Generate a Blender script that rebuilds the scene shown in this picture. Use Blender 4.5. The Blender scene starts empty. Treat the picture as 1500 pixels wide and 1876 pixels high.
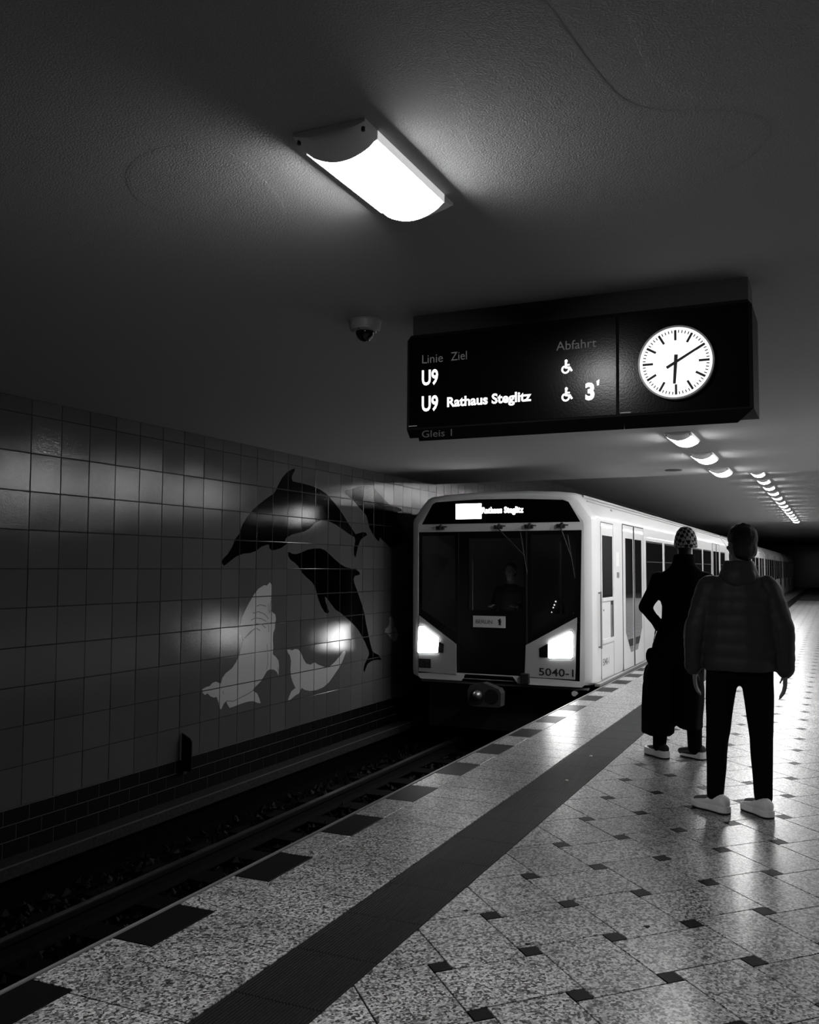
import bpy, math, random
from mathutils import Vector, Matrix, noise
from mathutils.geometry import tessellate_polygon

SC = bpy.context.scene
COL = SC.collection
RND = random.Random(7)

# ------------------------------------------------------------------ camera
FPX = 1702.7
YAW, PITCH, ROLL = 0.4279, 0.0598, 0.0035
cam_data = bpy.data.cameras.new('camera')
cam = bpy.data.objects.new('camera', cam_data)
COL.objects.link(cam)
cam_data.sensor_fit = 'VERTICAL'
cam_data.sensor_height = 36.0
cam_data.lens = FPX * 36.0 / 1876.0
cam_data.clip_start, cam_data.clip_end = 0.05, 300
_r = Vector((math.cos(YAW), math.sin(YAW), 0))
_f = Vector((-math.sin(YAW) * math.cos(PITCH), math.cos(YAW) * math.cos(PITCH), math.sin(PITCH)))
_u = _r.cross(_f)
_r2 = _r * math.cos(ROLL) + _u * math.sin(ROLL)
_u2 = _u * math.cos(ROLL) - _r * math.sin(ROLL)
cam.matrix_world = Matrix(((_r2.x, _u2.x, -_f.x, 0), (_r2.y, _u2.y, -_f.y, 0), (_r2.z, _u2.z, -_f.z, 1.5), (0, 0, 0, 1)))
SC.camera = cam

# ------------------------------------------------------------------ world, exposure
world = bpy.data.worlds.new('world')
SC.world = world
world.use_nodes = True
world.node_tree.nodes['Background'].inputs[0].default_value = (0, 0, 0, 1)
world.node_tree.nodes['Background'].inputs[1].default_value = 0.0
SC.view_settings.view_transform = 'Standard'
SC.view_settings.look = 'None'
SC.view_settings.gamma = 1.0
SC.view_settings.use_curve_mapping = False
SC.view_settings.exposure = 0.0
SC.cycles.use_denoising = True
SC.cycles.max_bounces = 8
SC.cycles.diffuse_bounces = 3
SC.cycles.glossy_bounces = 4
SC.cycles.sample_clamp_indirect = 6.0
LAMP = 92.0         # radiance of the ceiling lamps
HEAD = 20.0          # radiance of the headlights

# ------------------------------------------------------------------ materials
def nodes(name):
    m = bpy.data.materials.new(name)
    m.use_nodes = True
    nt = m.node_tree
    return m, nt, nt.nodes['Principled BSDF']

def grey(v): return (v, v, v, 1)

def plain(name, v, rough=0.5, metal=0.0, spec=0.5, bump=0.0, bscale=60.0, vary=0.0, coat=0.0):
    m, nt, b = nodes(name)
    b.inputs['Base Color'].default_value = grey(v)
    b.inputs['Roughness'].default_value = rough
    b.inputs['Metallic'].default_value = metal
    b.inputs['Specular IOR Level'].default_value = spec
    if coat:
        b.inputs['Coat Weight'].default_value = coat
        b.inputs['Coat Roughness'].default_value = 0.04
    if bump or vary:
        geo = nt.nodes.new('ShaderNodeNewGeometry')
        no = nt.nodes.new('ShaderNodeTexNoise')
        no.inputs['Scale'].default_value = bscale
        no.inputs['Detail'].default_value = 4
        nt.links.new(geo.outputs['Position'], no.inputs['Vector'])
        if bump:
            bp = nt.nodes.new('ShaderNodeBump')
            bp.inputs['Strength'].default_value = bump
            bp.inputs['Distance'].default_value = 0.01
            nt.links.new(no.outputs['Fac'], bp.inputs['Height'])
            nt.links.new(bp.outputs['Normal'], b.inputs['Normal'])
        if vary:
            mr = nt.nodes.new('ShaderNodeMapRange')
            mr.inputs['To Min'].default_value = v * (1 - vary)
            mr.inputs['To Max'].default_value = v * (1 + vary)
            mr.inputs['From Min'].default_value = 0.3
            mr.inputs['From Max'].default_value = 0.7
            nt.links.new(no.outputs['Fac'], mr.inputs['Value'])
            nt.links.new(mr.outputs['Result'], b.inputs['Base Color'])
    return m

def emit(name, v, strength):
    m, nt, b = nodes(name)
    b.inputs['Base Color'].default_value = grey(0.8)
    b.inputs['Emission Color'].default_value = grey(v)
    b.inputs['Emission Strength'].default_value = strength
    b.inputs['Roughness'].default_value = 0.4
    return m

def tile_mat(name, v, rough, bump, tone=0.12, spec=0.5):
    # glazed tile: fine orange-peel glaze, tone differs a little tile by tile
    m, nt, b = nodes(name)
    geo = nt.nodes.new('ShaderNodeNewGeometry')
    no = nt.nodes.new('ShaderNodeTexNoise')
    no.inputs['Scale'].default_value = 95
    no.inputs['Detail'].default_value = 3
    nt.links.new(geo.outputs['Position'], no.inputs['Vector'])
    bp = nt.nodes.new('ShaderNodeBump')
    bp.inputs['Strength'].default_value = bump
    bp.inputs['Distance'].default_value = 0.004
    nt.links.new(no.outputs['Fac'], bp.inputs['Height'])
    nt.links.new(bp.outputs['Normal'], b.inputs['Normal'])
    oi = nt.nodes.new('ShaderNodeObjectInfo')
    mr = nt.nodes.new('ShaderNodeMapRange')
    mr.inputs['To Min'].default_value = v * (1 - tone)
    mr.inputs['To Max'].default_value = v * (1 + tone)
    nt.links.new(oi.outputs['Random'], mr.inputs['Value'])
    nt.links.new(mr.outputs['Result'], b.inputs['Base Color'])
    b.inputs['Roughness'].default_value = rough
    b.inputs['Specular IOR Level'].default_value = spec
    return m

def granite(name, lo, hi, rough):
    m, nt, b = nodes(name)
    geo = nt.nodes.new('ShaderNodeNewGeometry')
    vo = nt.nodes.new('ShaderNodeTexVoronoi')
    vo.inputs['Scale'].default_value = 100
    no = nt.nodes.new('ShaderNodeTexNoise')
    no.inputs['Scale'].default_value = 140
    no.inputs['Detail'].default_value = 3
    big = nt.nodes.new('ShaderNodeTexNoise')
    big.inputs['Scale'].default_value = 3.0
    big.inputs['Detail'].default_value = 3
    for n in (vo, no, big):
        nt.links.new(geo.outputs['Position'], n.inputs['Vector'])
    bw = nt.nodes.new('ShaderNodeRGBToBW')
    nt.links.new(vo.outputs['Color'], bw.inputs['Color'])
    mx = nt.nodes.new('ShaderNodeMath'); mx.operation = 'ADD'
    nt.links.new(bw.outputs['Val'], mx.inputs[0])
    nt.links.new(no.outputs['Fac'], mx.inputs[1])
    rp = nt.nodes.new('ShaderNodeValToRGB')
    e = rp.color_ramp.elements
    e[0].position, e[0].color = 0.36, grey(lo)
    e[1].position, e[1].color = 0.66, grey(hi)
    hf = nt.nodes.new('ShaderNodeMath'); hf.operation = 'MULTIPLY'
    hf.inputs[1].default_value = 0.5
    nt.links.new(mx.outputs[0], hf.inputs[0])
    nt.links.new(hf.outputs[0], rp.inputs['Fac'])
    mr = nt.nodes.new('ShaderNodeMapRange')
    mr.inputs['From Min'].default_value = 0.3; mr.inputs['From Max'].default_value = 0.7
    mr.inputs['To Min'].default_value = 0.86; mr.inputs['To Max'].default_value = 1.1
    nt.links.new(big.outputs['Fac'], mr.inputs['Value'])
    oi = nt.nodes.new('ShaderNodeObjectInfo')
    m2 = nt.nodes.new('ShaderNodeMapRange')
    m2.inputs['To Min'].default_value = 0.88; m2.inputs['To Max'].default_value = 1.06
    nt.links.new(oi.outputs['Random'], m2.inputs['Value'])
    mm = nt.nodes.new('ShaderNodeMath'); mm.operation = 'MULTIPLY'
    nt.links.new(mr.outputs['Result'], mm.inputs[0]); nt.links.new(m2.outputs['Result'], mm.inputs[1])
    mul = nt.nodes.new('ShaderNodeVectorMath'); mul.operation = 'SCALE'
    nt.links.new(rp.outputs['Color'], mul.inputs[0]); nt.links.new(mm.outputs[0], mul.inputs['Scale'])
    nt.links.new(mul.outputs['Vector'], b.inputs['Base Color'])
    b.inputs['Roughness'].default_value = rough
    b.inputs['Specular IOR Level'].default_value = 0.65
    return m

M = {}
M['ceiling'] = plain('ceiling plaster', 0.30, 0.95, bump=0.30, bscale=180, vary=0.06)
M['patch'] = plain('ceiling plaster patch', 0.295, 0.95, bump=0.36, bscale=170, vary=0.06)
M['tile'] = tile_mat('grey glazed tile', 0.074, 0.085, 0.20, spec=0.28)
M['tile_dark'] = tile_mat('black tile paint', 0.001, 0.085, 0.12, spec=0.11)
M['tile_pale'] = tile_mat('pale tile paint', 0.33, 0.2, 0.2, spec=0.25)
M['tile_line'] = plain('grey paint line', 0.10, 0.4)
M['grout'] = plain('dark grout', 0.006, 0.9)
M['black_brick'] = tile_mat('black plinth brick', 0.002, 0.5, 0.2, spec=0.12)
M['brick_joint'] = plain('grey mortar', 0.075, 0.9)
M['concrete'] = plain('track concrete', 0.018, 0.9, spec=0.2, bump=0.4, bscale=40, vary=0.35)
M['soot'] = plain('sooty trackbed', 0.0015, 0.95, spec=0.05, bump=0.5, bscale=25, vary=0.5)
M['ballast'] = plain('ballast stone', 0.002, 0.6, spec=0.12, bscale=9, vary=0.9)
M['steel'] = plain('rail steel', 0.10, 0.35, metal=0.9)
M['granite'] = granite('speckled granite', 0.03, 0.66, 0.30)
M['granite_dark'] = plain('black granite', 0.005, 0.45, spec=0.1, bump=0.02, bscale=120, vary=0.4)
M['tactile'] = plain('ribbed dark stone', 0.007, 0.5, spec=0.3, bscale=60, vary=0.3)
M['joint'] = plain('floor joint', 0.004, 0.9)
M['nosing'] = plain('pale edge nosing', 0.22, 0.4)
M['housing'] = plain('lamp housing enamel', 0.8, 0.5)
M['opal'] = emit('opal lamp side', 1.0, 0.5)
M['diffuser'] = emit('lamp diffuser', 1.0, LAMP)
M['screw'] = plain('screw', 0.06, 0.4, metal=0.7)
M['cam_body'] = plain('camera housing', 0.25, 0.5)
M['cam_dome'] = plain('smoked dome', 0.006, 0.04)
M['sign_black'] = plain('sign black', 0.003, 0.7, spec=0.15)
M['sign_glass'] = plain('sign glass', 0.002, 0.19, spec=0.12, bump=0.03, bscale=120)
M['sign_grey'] = plain('sign grey print', 0.42, 0.6)
M['led'] = emit('led white', 1.0, 1.25)
M['clock'] = emit('clock backlit dial', 1.0, 1.05)
M['clock_rim'] = plain('clock rim', 0.5, 0.3)
M['clock_black'] = plain('clock black print', 0.01, 0.6)
M['mount'] = plain('dark painted beam', 0.04, 0.7)
M['white'] = plain('train white paint', 0.74, 0.45, coat=0.3)
M['white_panel'] = plain('train grey white panel', 0.42, 0.25)
M['black_panel'] = plain('train black panel', 0.006, 0.16)
M['rubber'] = plain('black rubber', 0.012, 0.6)
M['seam'] = plain('body seam', 0.05, 0.7)
M['win'] = plain('train window', 0.012, 0.03, spec=0.9)
M['train_grey'] = plain('train grey', 0.25, 0.35)
M['headlight'] = emit('headlight', 1.0, HEAD)
M['disp'] = emit('destination block', 1.0, 12.0)
M['disp_txt'] = emit('destination lettering', 1.0, 8.0)
M['iron'] = plain('dark iron', 0.035, 0.5, metal=0.6)
M['iron_light'] = plain('worn coupler iron', 0.3, 0.35, metal=0.8)
M['cab'] = plain('cab interior', 0.40, 0.7)
M['black_cloth'] = plain('black wool', 0.004, 0.95, spec=0.08, bump=0.3, bscale=200)
M['trouser'] = plain('black trouser cloth', 0.004, 0.9, spec=0.08)
M['jacket'] = plain('dark quilted nylon', 0.03, 0.6, spec=0.3, bump=0.2, bscale=30)
M['skin'] = plain('skin', 0.16, 0.55)
M['skin_shaded'] = plain('shaded skin', 0.012, 0.55)  # shade on the coated person's neck and ears put into the skin colour
M['hair'] = plain('black hair', 0.01, 0.6, bump=0.6, bscale=150)
M['shoe_white'] = plain('white leather', 0.88, 0.5)
M['shoe_black'] = plain('black sole rubber', 0.01, 0.8)
M['eye'] = plain('eye', 0.5, 0.15)
def windscreen():
    m = bpy.data.materials.new('tinted windscreen')
    m.use_nodes = True
    nt = m.node_tree
    nt.nodes.clear()
    out = nt.nodes.new('ShaderNodeOutputMaterial')
    tr = nt.nodes.new('ShaderNodeBsdfTransparent'); tr.inputs[0].default_value = grey(0.85)
    gl = nt.nodes.new('ShaderNodeBsdfGlossy'); gl.inputs['Color'].default_value = grey(1); gl.inputs['Roughness'].default_value = 0.02
    fr = nt.nodes.new('ShaderNodeFresnel'); fr.inputs[0].default_value = 1.5
    mx = nt.nodes.new('ShaderNodeMixShader')
    nt.links.new(fr.outputs[0], mx.inputs[0]); nt.links.new(tr.outputs[0], mx.inputs[1]); nt.links.new(gl.outputs[0], mx.inputs[2])
    nt.links.new(mx.outputs[0], out.inputs[0])
    return m
M['glass'] = windscreen()
def beanie_mat():
    m, nt, b = nodes('checked knit')
    tc = nt.nodes.new('ShaderNodeTexCoord')
    mp = nt.nodes.new('ShaderNodeMapping'); mp.inputs['Rotation'].default_value = (0.5, 0.2, 0.6)
    ck = nt.nodes.new('ShaderNodeTexChecker'); ck.inputs['Scale'].default_value = 34
    ck.inputs['Color1'].default_value = grey(0.5); ck.inputs['Color2'].default_value = grey(0.006)
    nt.links.new(tc.outputs['Object'], mp.inputs['Vector']); nt.links.new(mp.outputs['Vector'], ck.inputs['Vector'])
    nt.links.new(ck.outputs['Color'], b.inputs['Base Color'])
    b.inputs['Roughness'].default_value = 0.95
    return m
M['beanie'] = beanie_mat()

# ------------------------------------------------------------------ mesh helpers
class MB:
    def __init__(s): s.v, s.f = [], []
    def add(s, verts, faces):
        o = len(s.v)
        s.v += [tuple(p) for p in verts]
        s.f += [tuple(i + o for i in f) for f in faces]
        return s
    def box(s, x0, x1, y0, y1, z0, z1):
        p = [(x, y, z) for z in (z0, z1) for y in (y0, y1) for x in (x0, x1)]
        return s.add(p, [(0, 2, 3, 1), (4, 5, 7, 6), (0, 1, 5, 4), (2, 6, 7, 3), (0, 4, 6, 2), (1, 3, 7, 5)])
    def prism(s, poly, fn, a0, a1, cap0=True, cap1=True):
        # poly: 2D points, fn(u, v, a) -> 3D point, swept from a0 to a1
        n = len(poly)
        area = sum(poly[i][0] * poly[(i + 1) % n][1] - poly[(i + 1) % n][0] * poly[i][1] for i in range(n))
        if area < 0: poly = poly[::-1]
        vs = [fn(u, v, a0) for u, v in poly] + [fn(u, v, a1) for u, v in poly]
        tri = tessellate_polygon([[Vector((u, v, 0)) for u, v in poly]])
        fs = []
        if cap0: fs += [tuple(t) for t in tri]
        if cap1: fs += [tuple(i + n for i in t[::-1]) for t in tri]
        fs += [(i, (i + 1) % n, n + (i + 1) % n, n + i) for i in range(n)]
        return s.add(vs, fs)
    def loft(s, rings, cap0=True, cap1=True, close=True):
        n = len(rings[0]); vs = [p for r in rings for p in r]; fs = []
        for k in range(len(rings) - 1):
            for i in range(n if close else n - 1):
                j = (i + 1) % n
                fs.append((k * n + i, k * n + j, (k + 1) * n + j, (k + 1) * n + i))
        if cap0: fs.append(tuple(range(n))[::-1])
        if cap1: fs.append(tuple(range((len(rings) - 1) * n, len(rings) * n)))
        return s.add(vs, fs)
    def tube(s, p0, r0, p1, r1, n=12, hemi=4):
        # tapered capsule
        p0, p1 = Vector(p0), Vector(p1)
        d = (p1 - p0)
        L = d.length
        d = d / L if L > 1e-9 else Vector((0, 0, 1))
        a = d.orthogonal().normalized(); b = d.cross(a)
        prof = []
        for k in range(hemi + 1):
            t = -math.pi / 2 + math.pi / 2 * k / hemi
            prof.append((math.sin(t) * r0, math.cos(t) * r0))
        for k in range(hemi + 1):
            t = math.pi / 2 * k / hemi
            prof.append((L + math.sin(t) * r1, math.cos(t) * r1))
        rings = [[p0 + d * h + (a * math.cos(2 * math.pi * i / n) + b * math.sin(2 * math.pi * i / n)) * max(r, 1e-4) for i in range(n)] for h, r in prof]
        return s.loft(rings)
    def ball(s, c, rx, ry, rz, n=16, m=10, rot=0.0):
        c = Vector(c); R = Matrix.Rotation(rot, 3, 'Z'); rings = []
        for k in range(m + 1):
            t = -math.pi / 2 + math.pi * k / m
            q = max(math.cos(t), 1e-3)
            rings.append([c + R @ Vector((rx * q * math.cos(2 * math.pi * i / n), ry * q * math.sin(2 * math.pi * i / n), rz * math.sin(t))) for i in range(n)])
        return s.loft(rings)
    def cyl(s, c, r0, r1, h, axis='z', n=24):
        c = Vector(c)
        def P(r, i, t):
            x, y = r * math.cos(2 * math.pi * i / n), r * math.sin(2 * math.pi * i / n)
            return c + {'z': Vector((x, y, t)), 'y': Vector((x, t, -y)), 'x': Vector((t, x, y))}[axis]
        return s.loft([[P(r0, i, 0) for i in range(n)], [P(r1, i, h) for i in range(n)]])
    def mesh(s, name):
        me = bpy.data.meshes.new(name)
        me.from_pydata(s.v, [], s.f)
        me.update()
        return me
    def build(s, name, mat, parent=None, smooth=False, bevel=0.0):
        me = s.mesh(name)
        return link(name, me, mat, parent, smooth, bevel)

def link(name, me, mat=None, parent=None, smooth=False, bevel=0.0):
    if mat is not None:
        me.materials.clear(); me.materials.append(mat)
    if smooth:
        for p in me.polygons: p.use_smooth = True
    o = bpy.data.objects.new(name, me)
    COL.objects.link(o)
    if parent is not None: o.parent = parent
    if bevel:
        b = o.modifiers.new('bevel', 'BEVEL'); b.width = bevel; b.segments = 2; b.limit_method = 'ANGLE'
    return o

def empty(name, loc=(0, 0, 0), rz=0.0):
    o = bpy.data.objects.new(name, None)
    o.empty_display_size = 0.1
    o.location = loc; o.rotation_euler = (0, 0, rz)
    COL.objects.link(o)
    return o

def tag(o, label=None, cat=None, group=None, kind=None):
    if label: o['label'] = label
    if cat: o['category'] = cat
    if group: o['group'] = group
    if kind: o['kind'] = kind
    return o

def inst(name, me, parent, loc, rot=(0, 0, 0)):
    o = bpy.data.objects.new(name, me)
    COL.objects.link(o)
    o.parent = parent; o.location = loc; o.rotation_euler = rot
    return o

def evaluated(o):
    dg = bpy.context.evaluated_depsgraph_get()
    me = bpy.data.meshes.new_from_object(o.evaluated_get(dg))
    d = o.data
    bpy.data.objects.remove(o)
    return me

def text_mesh(body, x0, x1, z0, z1, fn, bold=0.0, depth=0.004):
    cu = bpy.data.curves.new('text', 'FONT')
    cu.body = body; cu.size = 1.0; cu.extrude = 0.0; cu.offset = bold; cu.resolution_u = 3
    o = bpy.data.objects.new('text', cu); COL.objects.link(o)
    bpy.context.view_layer.update()
    me = evaluated(o)
    xs = [v.co.x for v in me.vertices]; ys = [v.co.y for v in me.vertices]
    ax, bx, ay, by = min(xs), max(xs), min(ys), max(ys)
    mb = MB()
    P = [fn(x0 + (v.co.x - ax) / (bx - ax) * (x1 - x0), z0 + (v.co.y - ay) / (by - ay) * (z1 - z0), depth) for v in me.vertices]
    mb.add(P, [tuple(p.vertices) for p in me.polygons])
    bpy.data.meshes.remove(me)
    return mb

def plate(polys, fn, a0, a1):
    # polygon with holes (first outline, then holes) swept a0..a1
    n = [len(p) for p in polys]
    flat = [q for p in polys for q in p]
    tri = tessellate_polygon([[Vector((u, v, 0)) for u, v in p] for p in polys])
    mb = MB(); N = len(flat)
    vs = [fn(u, v, a0) for u, v in flat] + [fn(u, v, a1) for u, v in flat]
    fs = [tuple(t) for t in tri] + [tuple(i + N for i in t[::-1]) for t in tri]
    o = 0
    for c in n:
        fs += [(o + i, o + (i + 1) % c, N + o + (i + 1) % c, N + o + i) for i in range(c)]
        o += c
    mb.add(vs, fs)
    return mb

def fix_normals(me):
    import bmesh
    bm = bmesh.new(); bm.from_mesh(me)
    bmesh.ops.recalc_face_normals(bm, faces=bm.faces)
    bm.to_mesh(me); bm.free()

FRONT = lambda y: (lambda u, v, a: (u, y - a, v))      # plane facing -Y, a = proud of it
SIDE = lambda x: (lambda u, v, a: (x + a, u, v))        # plane facing +X, u along Y

def clip(poly, x0, x1, z0, z1):
    def cut(P, inside, inter):
        out = []
        for i in range(len(P)):
            a, b = P[i - 1], P[i]
            ia, ib = inside(a), inside(b)
            if ib:
                if not ia: out.append(inter(a, b))
                out.append(b)
            elif ia: out.append(inter(a, b))
        return out
    def ix(c, k):
        def f(a, b):
            t = (c - a[k]) / (b[k] - a[k])
            q = [a[0] + (b[0] - a[0]) * t, a[1] + (b[1] - a[1]) * t]; q[k] = c
            return tuple(q)
        return f
    for c, k, s in ((x0, 0, 1), (x1, 0, -1), (z0, 1, 1), (z1, 1, -1)):
        if not poly: break
        poly = cut(poly, lambda p: (p[k] - c) * s >= 0, ix(c, k))
    return poly

# ================================================================== THE STATION
XW, ZC, ZC2, YSTEP = -5.84, 2.843, 3.465, 13.75
XE, YB, YN = -2.716, -6.0, 82.0
XR_WALL = 6.2
BED = -1.05

# ------------------------------------------------------------------ ceiling
ceil = MB().box(XW - 0.3, XR_WALL, YB, YSTEP, ZC, ZC2 + 0.3).build('ceiling', M['ceiling'])
tag(ceil, 'low dark plaster ceiling over platform and track', kind='structure')
far = MB().box(XW - 0.3, XR_WALL, YSTEP, YN, ZC2, ZC2 + 0.3).build('ceiling', M['ceiling'])
tag(far, 'higher plaster ceiling beyond the step, above the train', kind='structure')
def patch(pts, name='plaster_patch'):
    # trowelled repair, a feathered film of plaster
    c = Vector((sum(p[0] for p in pts) / len(pts), sum(p[1] for p in pts) / len(pts)))
    o = MB().loft([[(c.x + (p[0] - c.x) * k, c.y + (p[1] - c.y) * k, ZC + z) for p in pts] for k, z in ((1.0, 0.001), (0.97, -0.0003), (0.93, -0.0005))]).build(name, M['patch'], ceil)
    fix_normals(o.data)
def smooth_ring(pts, n=3):
    for _ in range(n):
        pts = [q for a, b in zip(pts, pts[1:] + pts[:1]) for q in ((a[0] * .75 + b[0] * .25, a[1] * .75 + b[1] * .25), (a[0] * .25 + b[0] * .75, a[1] * .25 + b[1] * .75))]
    return pts
patch(smooth_ring([(-0.86, 1.9), (-0.93, 2.36), (-1.05, 2.68), (-1.03, 3.02), (-0.85, 3.36), (-0.6, 3.42), (-0.3, 3.3), (-0.1, 3.0), (-0.2, 2.8), (-0.5, 2.7), (-0.56, 2.4), (-0.6, 1.9)]))
patch(smooth_ring([(-0.42, 1.9), (-0.45, 2.48), (-0.38, 2.66), (-0.27, 2.75), (0.0, 2.8), (0.3, 2.6), (0.3, 1.9)]))
patch(smooth_ring([(-1.72, 2.36), (-1.78, 2.78), (-1.90, 3.05), (-2.2, 3.0), (-2.35, 2.7), (-2.2, 2.4), (-1.95, 2.28)]))

# ------------------------------------------------------------------ left wall: tiles, mural, plinth
PITCH_Z, PITCH_Y, Z0, Y0 = 0.3086, 0.3216, 2.7146, 6.448
wall = MB().box(XW - 0.3, XW - 0.006, YB, YN, BED - 0.2, ZC2).build('wall_left', M['grout'])
tag(wall, 'trackside wall of grey glazed tiles with a mural of sea animals', kind='structure')
XF = XW + 0.004
def tile_mesh(h, w, name='tile'):
    # front face at x = 0.004, chamfered, 10 mm deep
    a, b = w / 2 - 0.003, h / 2 - 0.003
    c = 0.0025
    r = [[(-0.010, s * a, t * b) for s, t in ((-1, -1), (1, -1), (1, 1), (-1, 1))],
         [(0.0025, s * a, t * b) for s, t in ((-1, -1), (1, -1), (1, 1), (-1, 1))],
         [(0.004, s * (a - c), t * (b - c)) for s, t in ((-1, -1), (1, -1), (1, 1), (-1, 1))]]
    me = MB().loft(r, cap0=False).mesh(name)
    me.materials.append(M['tile'])
    return me
TFULL = tile_mesh(PITCH_Z, PITCH_Y)
TTOP = tile_mesh(ZC - Z0, PITCH_Y)
rest = MB()
TILT = {}
def tilt(i, j):
    if (i, j) not in TILT:
        r = random.Random(i * 131 + j * 17 + 5)
        TILT[(i, j)] = (math.radians(r.uniform(-0.5, 0.5)), math.radians(r.uniform(-0.6, 0.6)))
    return TILT[(i, j)]
for j in range(-39, 150):
    yc = Y0 + (j + 0.5) * PITCH_Y
    for i in range(-4, 10):
        zt = Z0 - i * PITCH_Z; zc = zt - PITCH_Z / 2; h = PITCH_Z
        near = yc < YSTEP
        me = TFULL
        if near and i < -1: continue
        if near and i == -1:
            me = TTOP; zc = (ZC + Z0) / 2; h = ZC - Z0
        if not near and zt > ZC2 + 0.4: continue
        ty, tz = tilt(i, j)
        if 4.9 < yc < YSTEP:
            inst('tile', me, wall, (XW, yc, zc), (0, ty, tz))
        else:
            top = min(zc + h / 2 - 0.003, ZC2); bot = zc - h / 2 + 0.003
            if top - bot > 0.01:
                rest.box(XW - 0.006, XW + 0.004, yc - PITCH_Y / 2 + 0.003, yc + PITCH_Y / 2 - 0.003, bot, top)
rest.build('tiles_beyond', M['tile'], wall)['kind'] = 'stuff'

D1 = [(8.055,1.544),(8.071,1.581),(8.168,1.641),(8.249,1.724),(8.286,1.792),(8.361,1.854),(8.424,1.963),(8.514,2.051),(8.62,2.134),(8.756,2.212),(8.896,2.282),(9.039,2.343),(9.082,2.387),(9.14,2.464),(9.213,2.544),(9.318,2.62),(9.426,2.663),(9.482,2.677),(9.489,2.653),(9.434,2.597),(9.416,2.554),(9.445,2.52),(9.556,2.516),(9.685,2.513),(9.884,2.501),(10.09,2.474),(10.268,2.425),(10.414,2.355),(10.563,2.274),(10.696,2.19),(10.813,2.104),(10.931,2.026),(11.052,1.946),(11.132,1.959),(11.255,1.982),(11.359,1.976),(11.393,1.943),(11.297,1.913),(11.203,1.876),(11.135,1.798),(11.076,1.684),(11.053,1.633),(11.012,1.665),(11.007,1.749),(11.041,1.852),(11.025,1.904),(10.874,1.94),(10.68,1.998),(10.492,2.053),(10.292,2.089),(10.115,2.089),(9.978,2.048),(9.844,1.974),(9.729,1.935),(9.568,1.909),(9.427,1.883),(9.319,1.846),(9.283,1.812),(9.305,1.793),(9.366,1.803),(9.321,1.769),(9.201,1.721),(9.083,1.698),(9.01,1.693),(8.96,1.716),(8.951,1.755),(8.908,1.754),(8.795,1.728),(8.686,1.679),(8.578,1.654),(8.445,1.645),(8.316,1.613),(8.215,1.567),(8.141,1.53),(8.097,1.513)]
D2 = [(9.354,1.672),(9.384,1.679),(9.447,1.66),(9.541,1.656),(9.669,1.68),(9.799,1.713),(9.967,1.733),(10.121,1.736),(10.227,1.716),(10.335,1.673),(10.463,1.612),(10.612,1.551),(10.765,1.506),(10.92,1.488),(11.059,1.478),(11.16,1.441),(11.189,1.407),(11.12,1.394),(11.04,1.389),(11.001,1.348),(11.022,1.292),(11.103,1.197),(11.186,1.083),(11.269,0.967),(11.333,0.851),(11.376,0.735),(11.441,0.598),(11.506,0.46),(11.571,0.35),(11.636,0.316),(11.768,0.276),(11.866,0.199),(11.681,0.216),(11.531,0.21),(11.425,0.181),(11.376,0.129),(11.335,0.082),(11.31,0.117),(11.342,0.189),(11.433,0.266),(11.474,0.31),(11.457,0.359),(11.359,0.471),(11.234,0.592),(11.131,0.673),(10.97,0.766),(10.814,0.838),(10.66,0.908),(10.511,0.959),(10.4,1.034),(10.309,1.099),(10.237,1.136),(10.264,1.057),(10.322,0.975),(10.348,0.934),(10.312,0.918),(10.241,0.935),(10.152,1.008),(10.081,1.097),(10.028,1.185),(9.992,1.263),(9.907,1.324),(9.773,1.385),(9.658,1.445),(9.592,1.512),(9.512,1.553),(9.417,1.585),(9.37,1.626)]
D3 = [(10.742,2.498),(10.787,2.518),(10.939,2.542),(11.111,2.588),(11.303,2.623),(11.485,2.618),(11.655,2.59),(11.794,2.531),(11.918,2.47),(12.044,2.423),(12.154,2.398),(12.339,2.394),(12.491,2.37),(12.53,2.348),(12.378,2.323),(12.359,2.266),(12.455,2.19),(12.59,2.098),(12.728,1.989),(12.848,1.893),(13.01,1.864),(13.176,1.8),(13.011,1.805),(12.889,1.811),(12.809,1.743),(12.77,1.677),(12.73,1.742),(12.769,1.825),(12.612,1.887),(12.382,1.832),(12.124,1.795),(11.925,1.868),(11.784,1.926),(11.75,1.868),(11.681,1.893),(11.561,1.965),(11.459,2.052),(11.409,2.141),(11.358,2.213),(11.227,2.281),(11.067,2.353),(10.941,2.411),(10.818,2.453),(10.751,2.47)]
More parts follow.
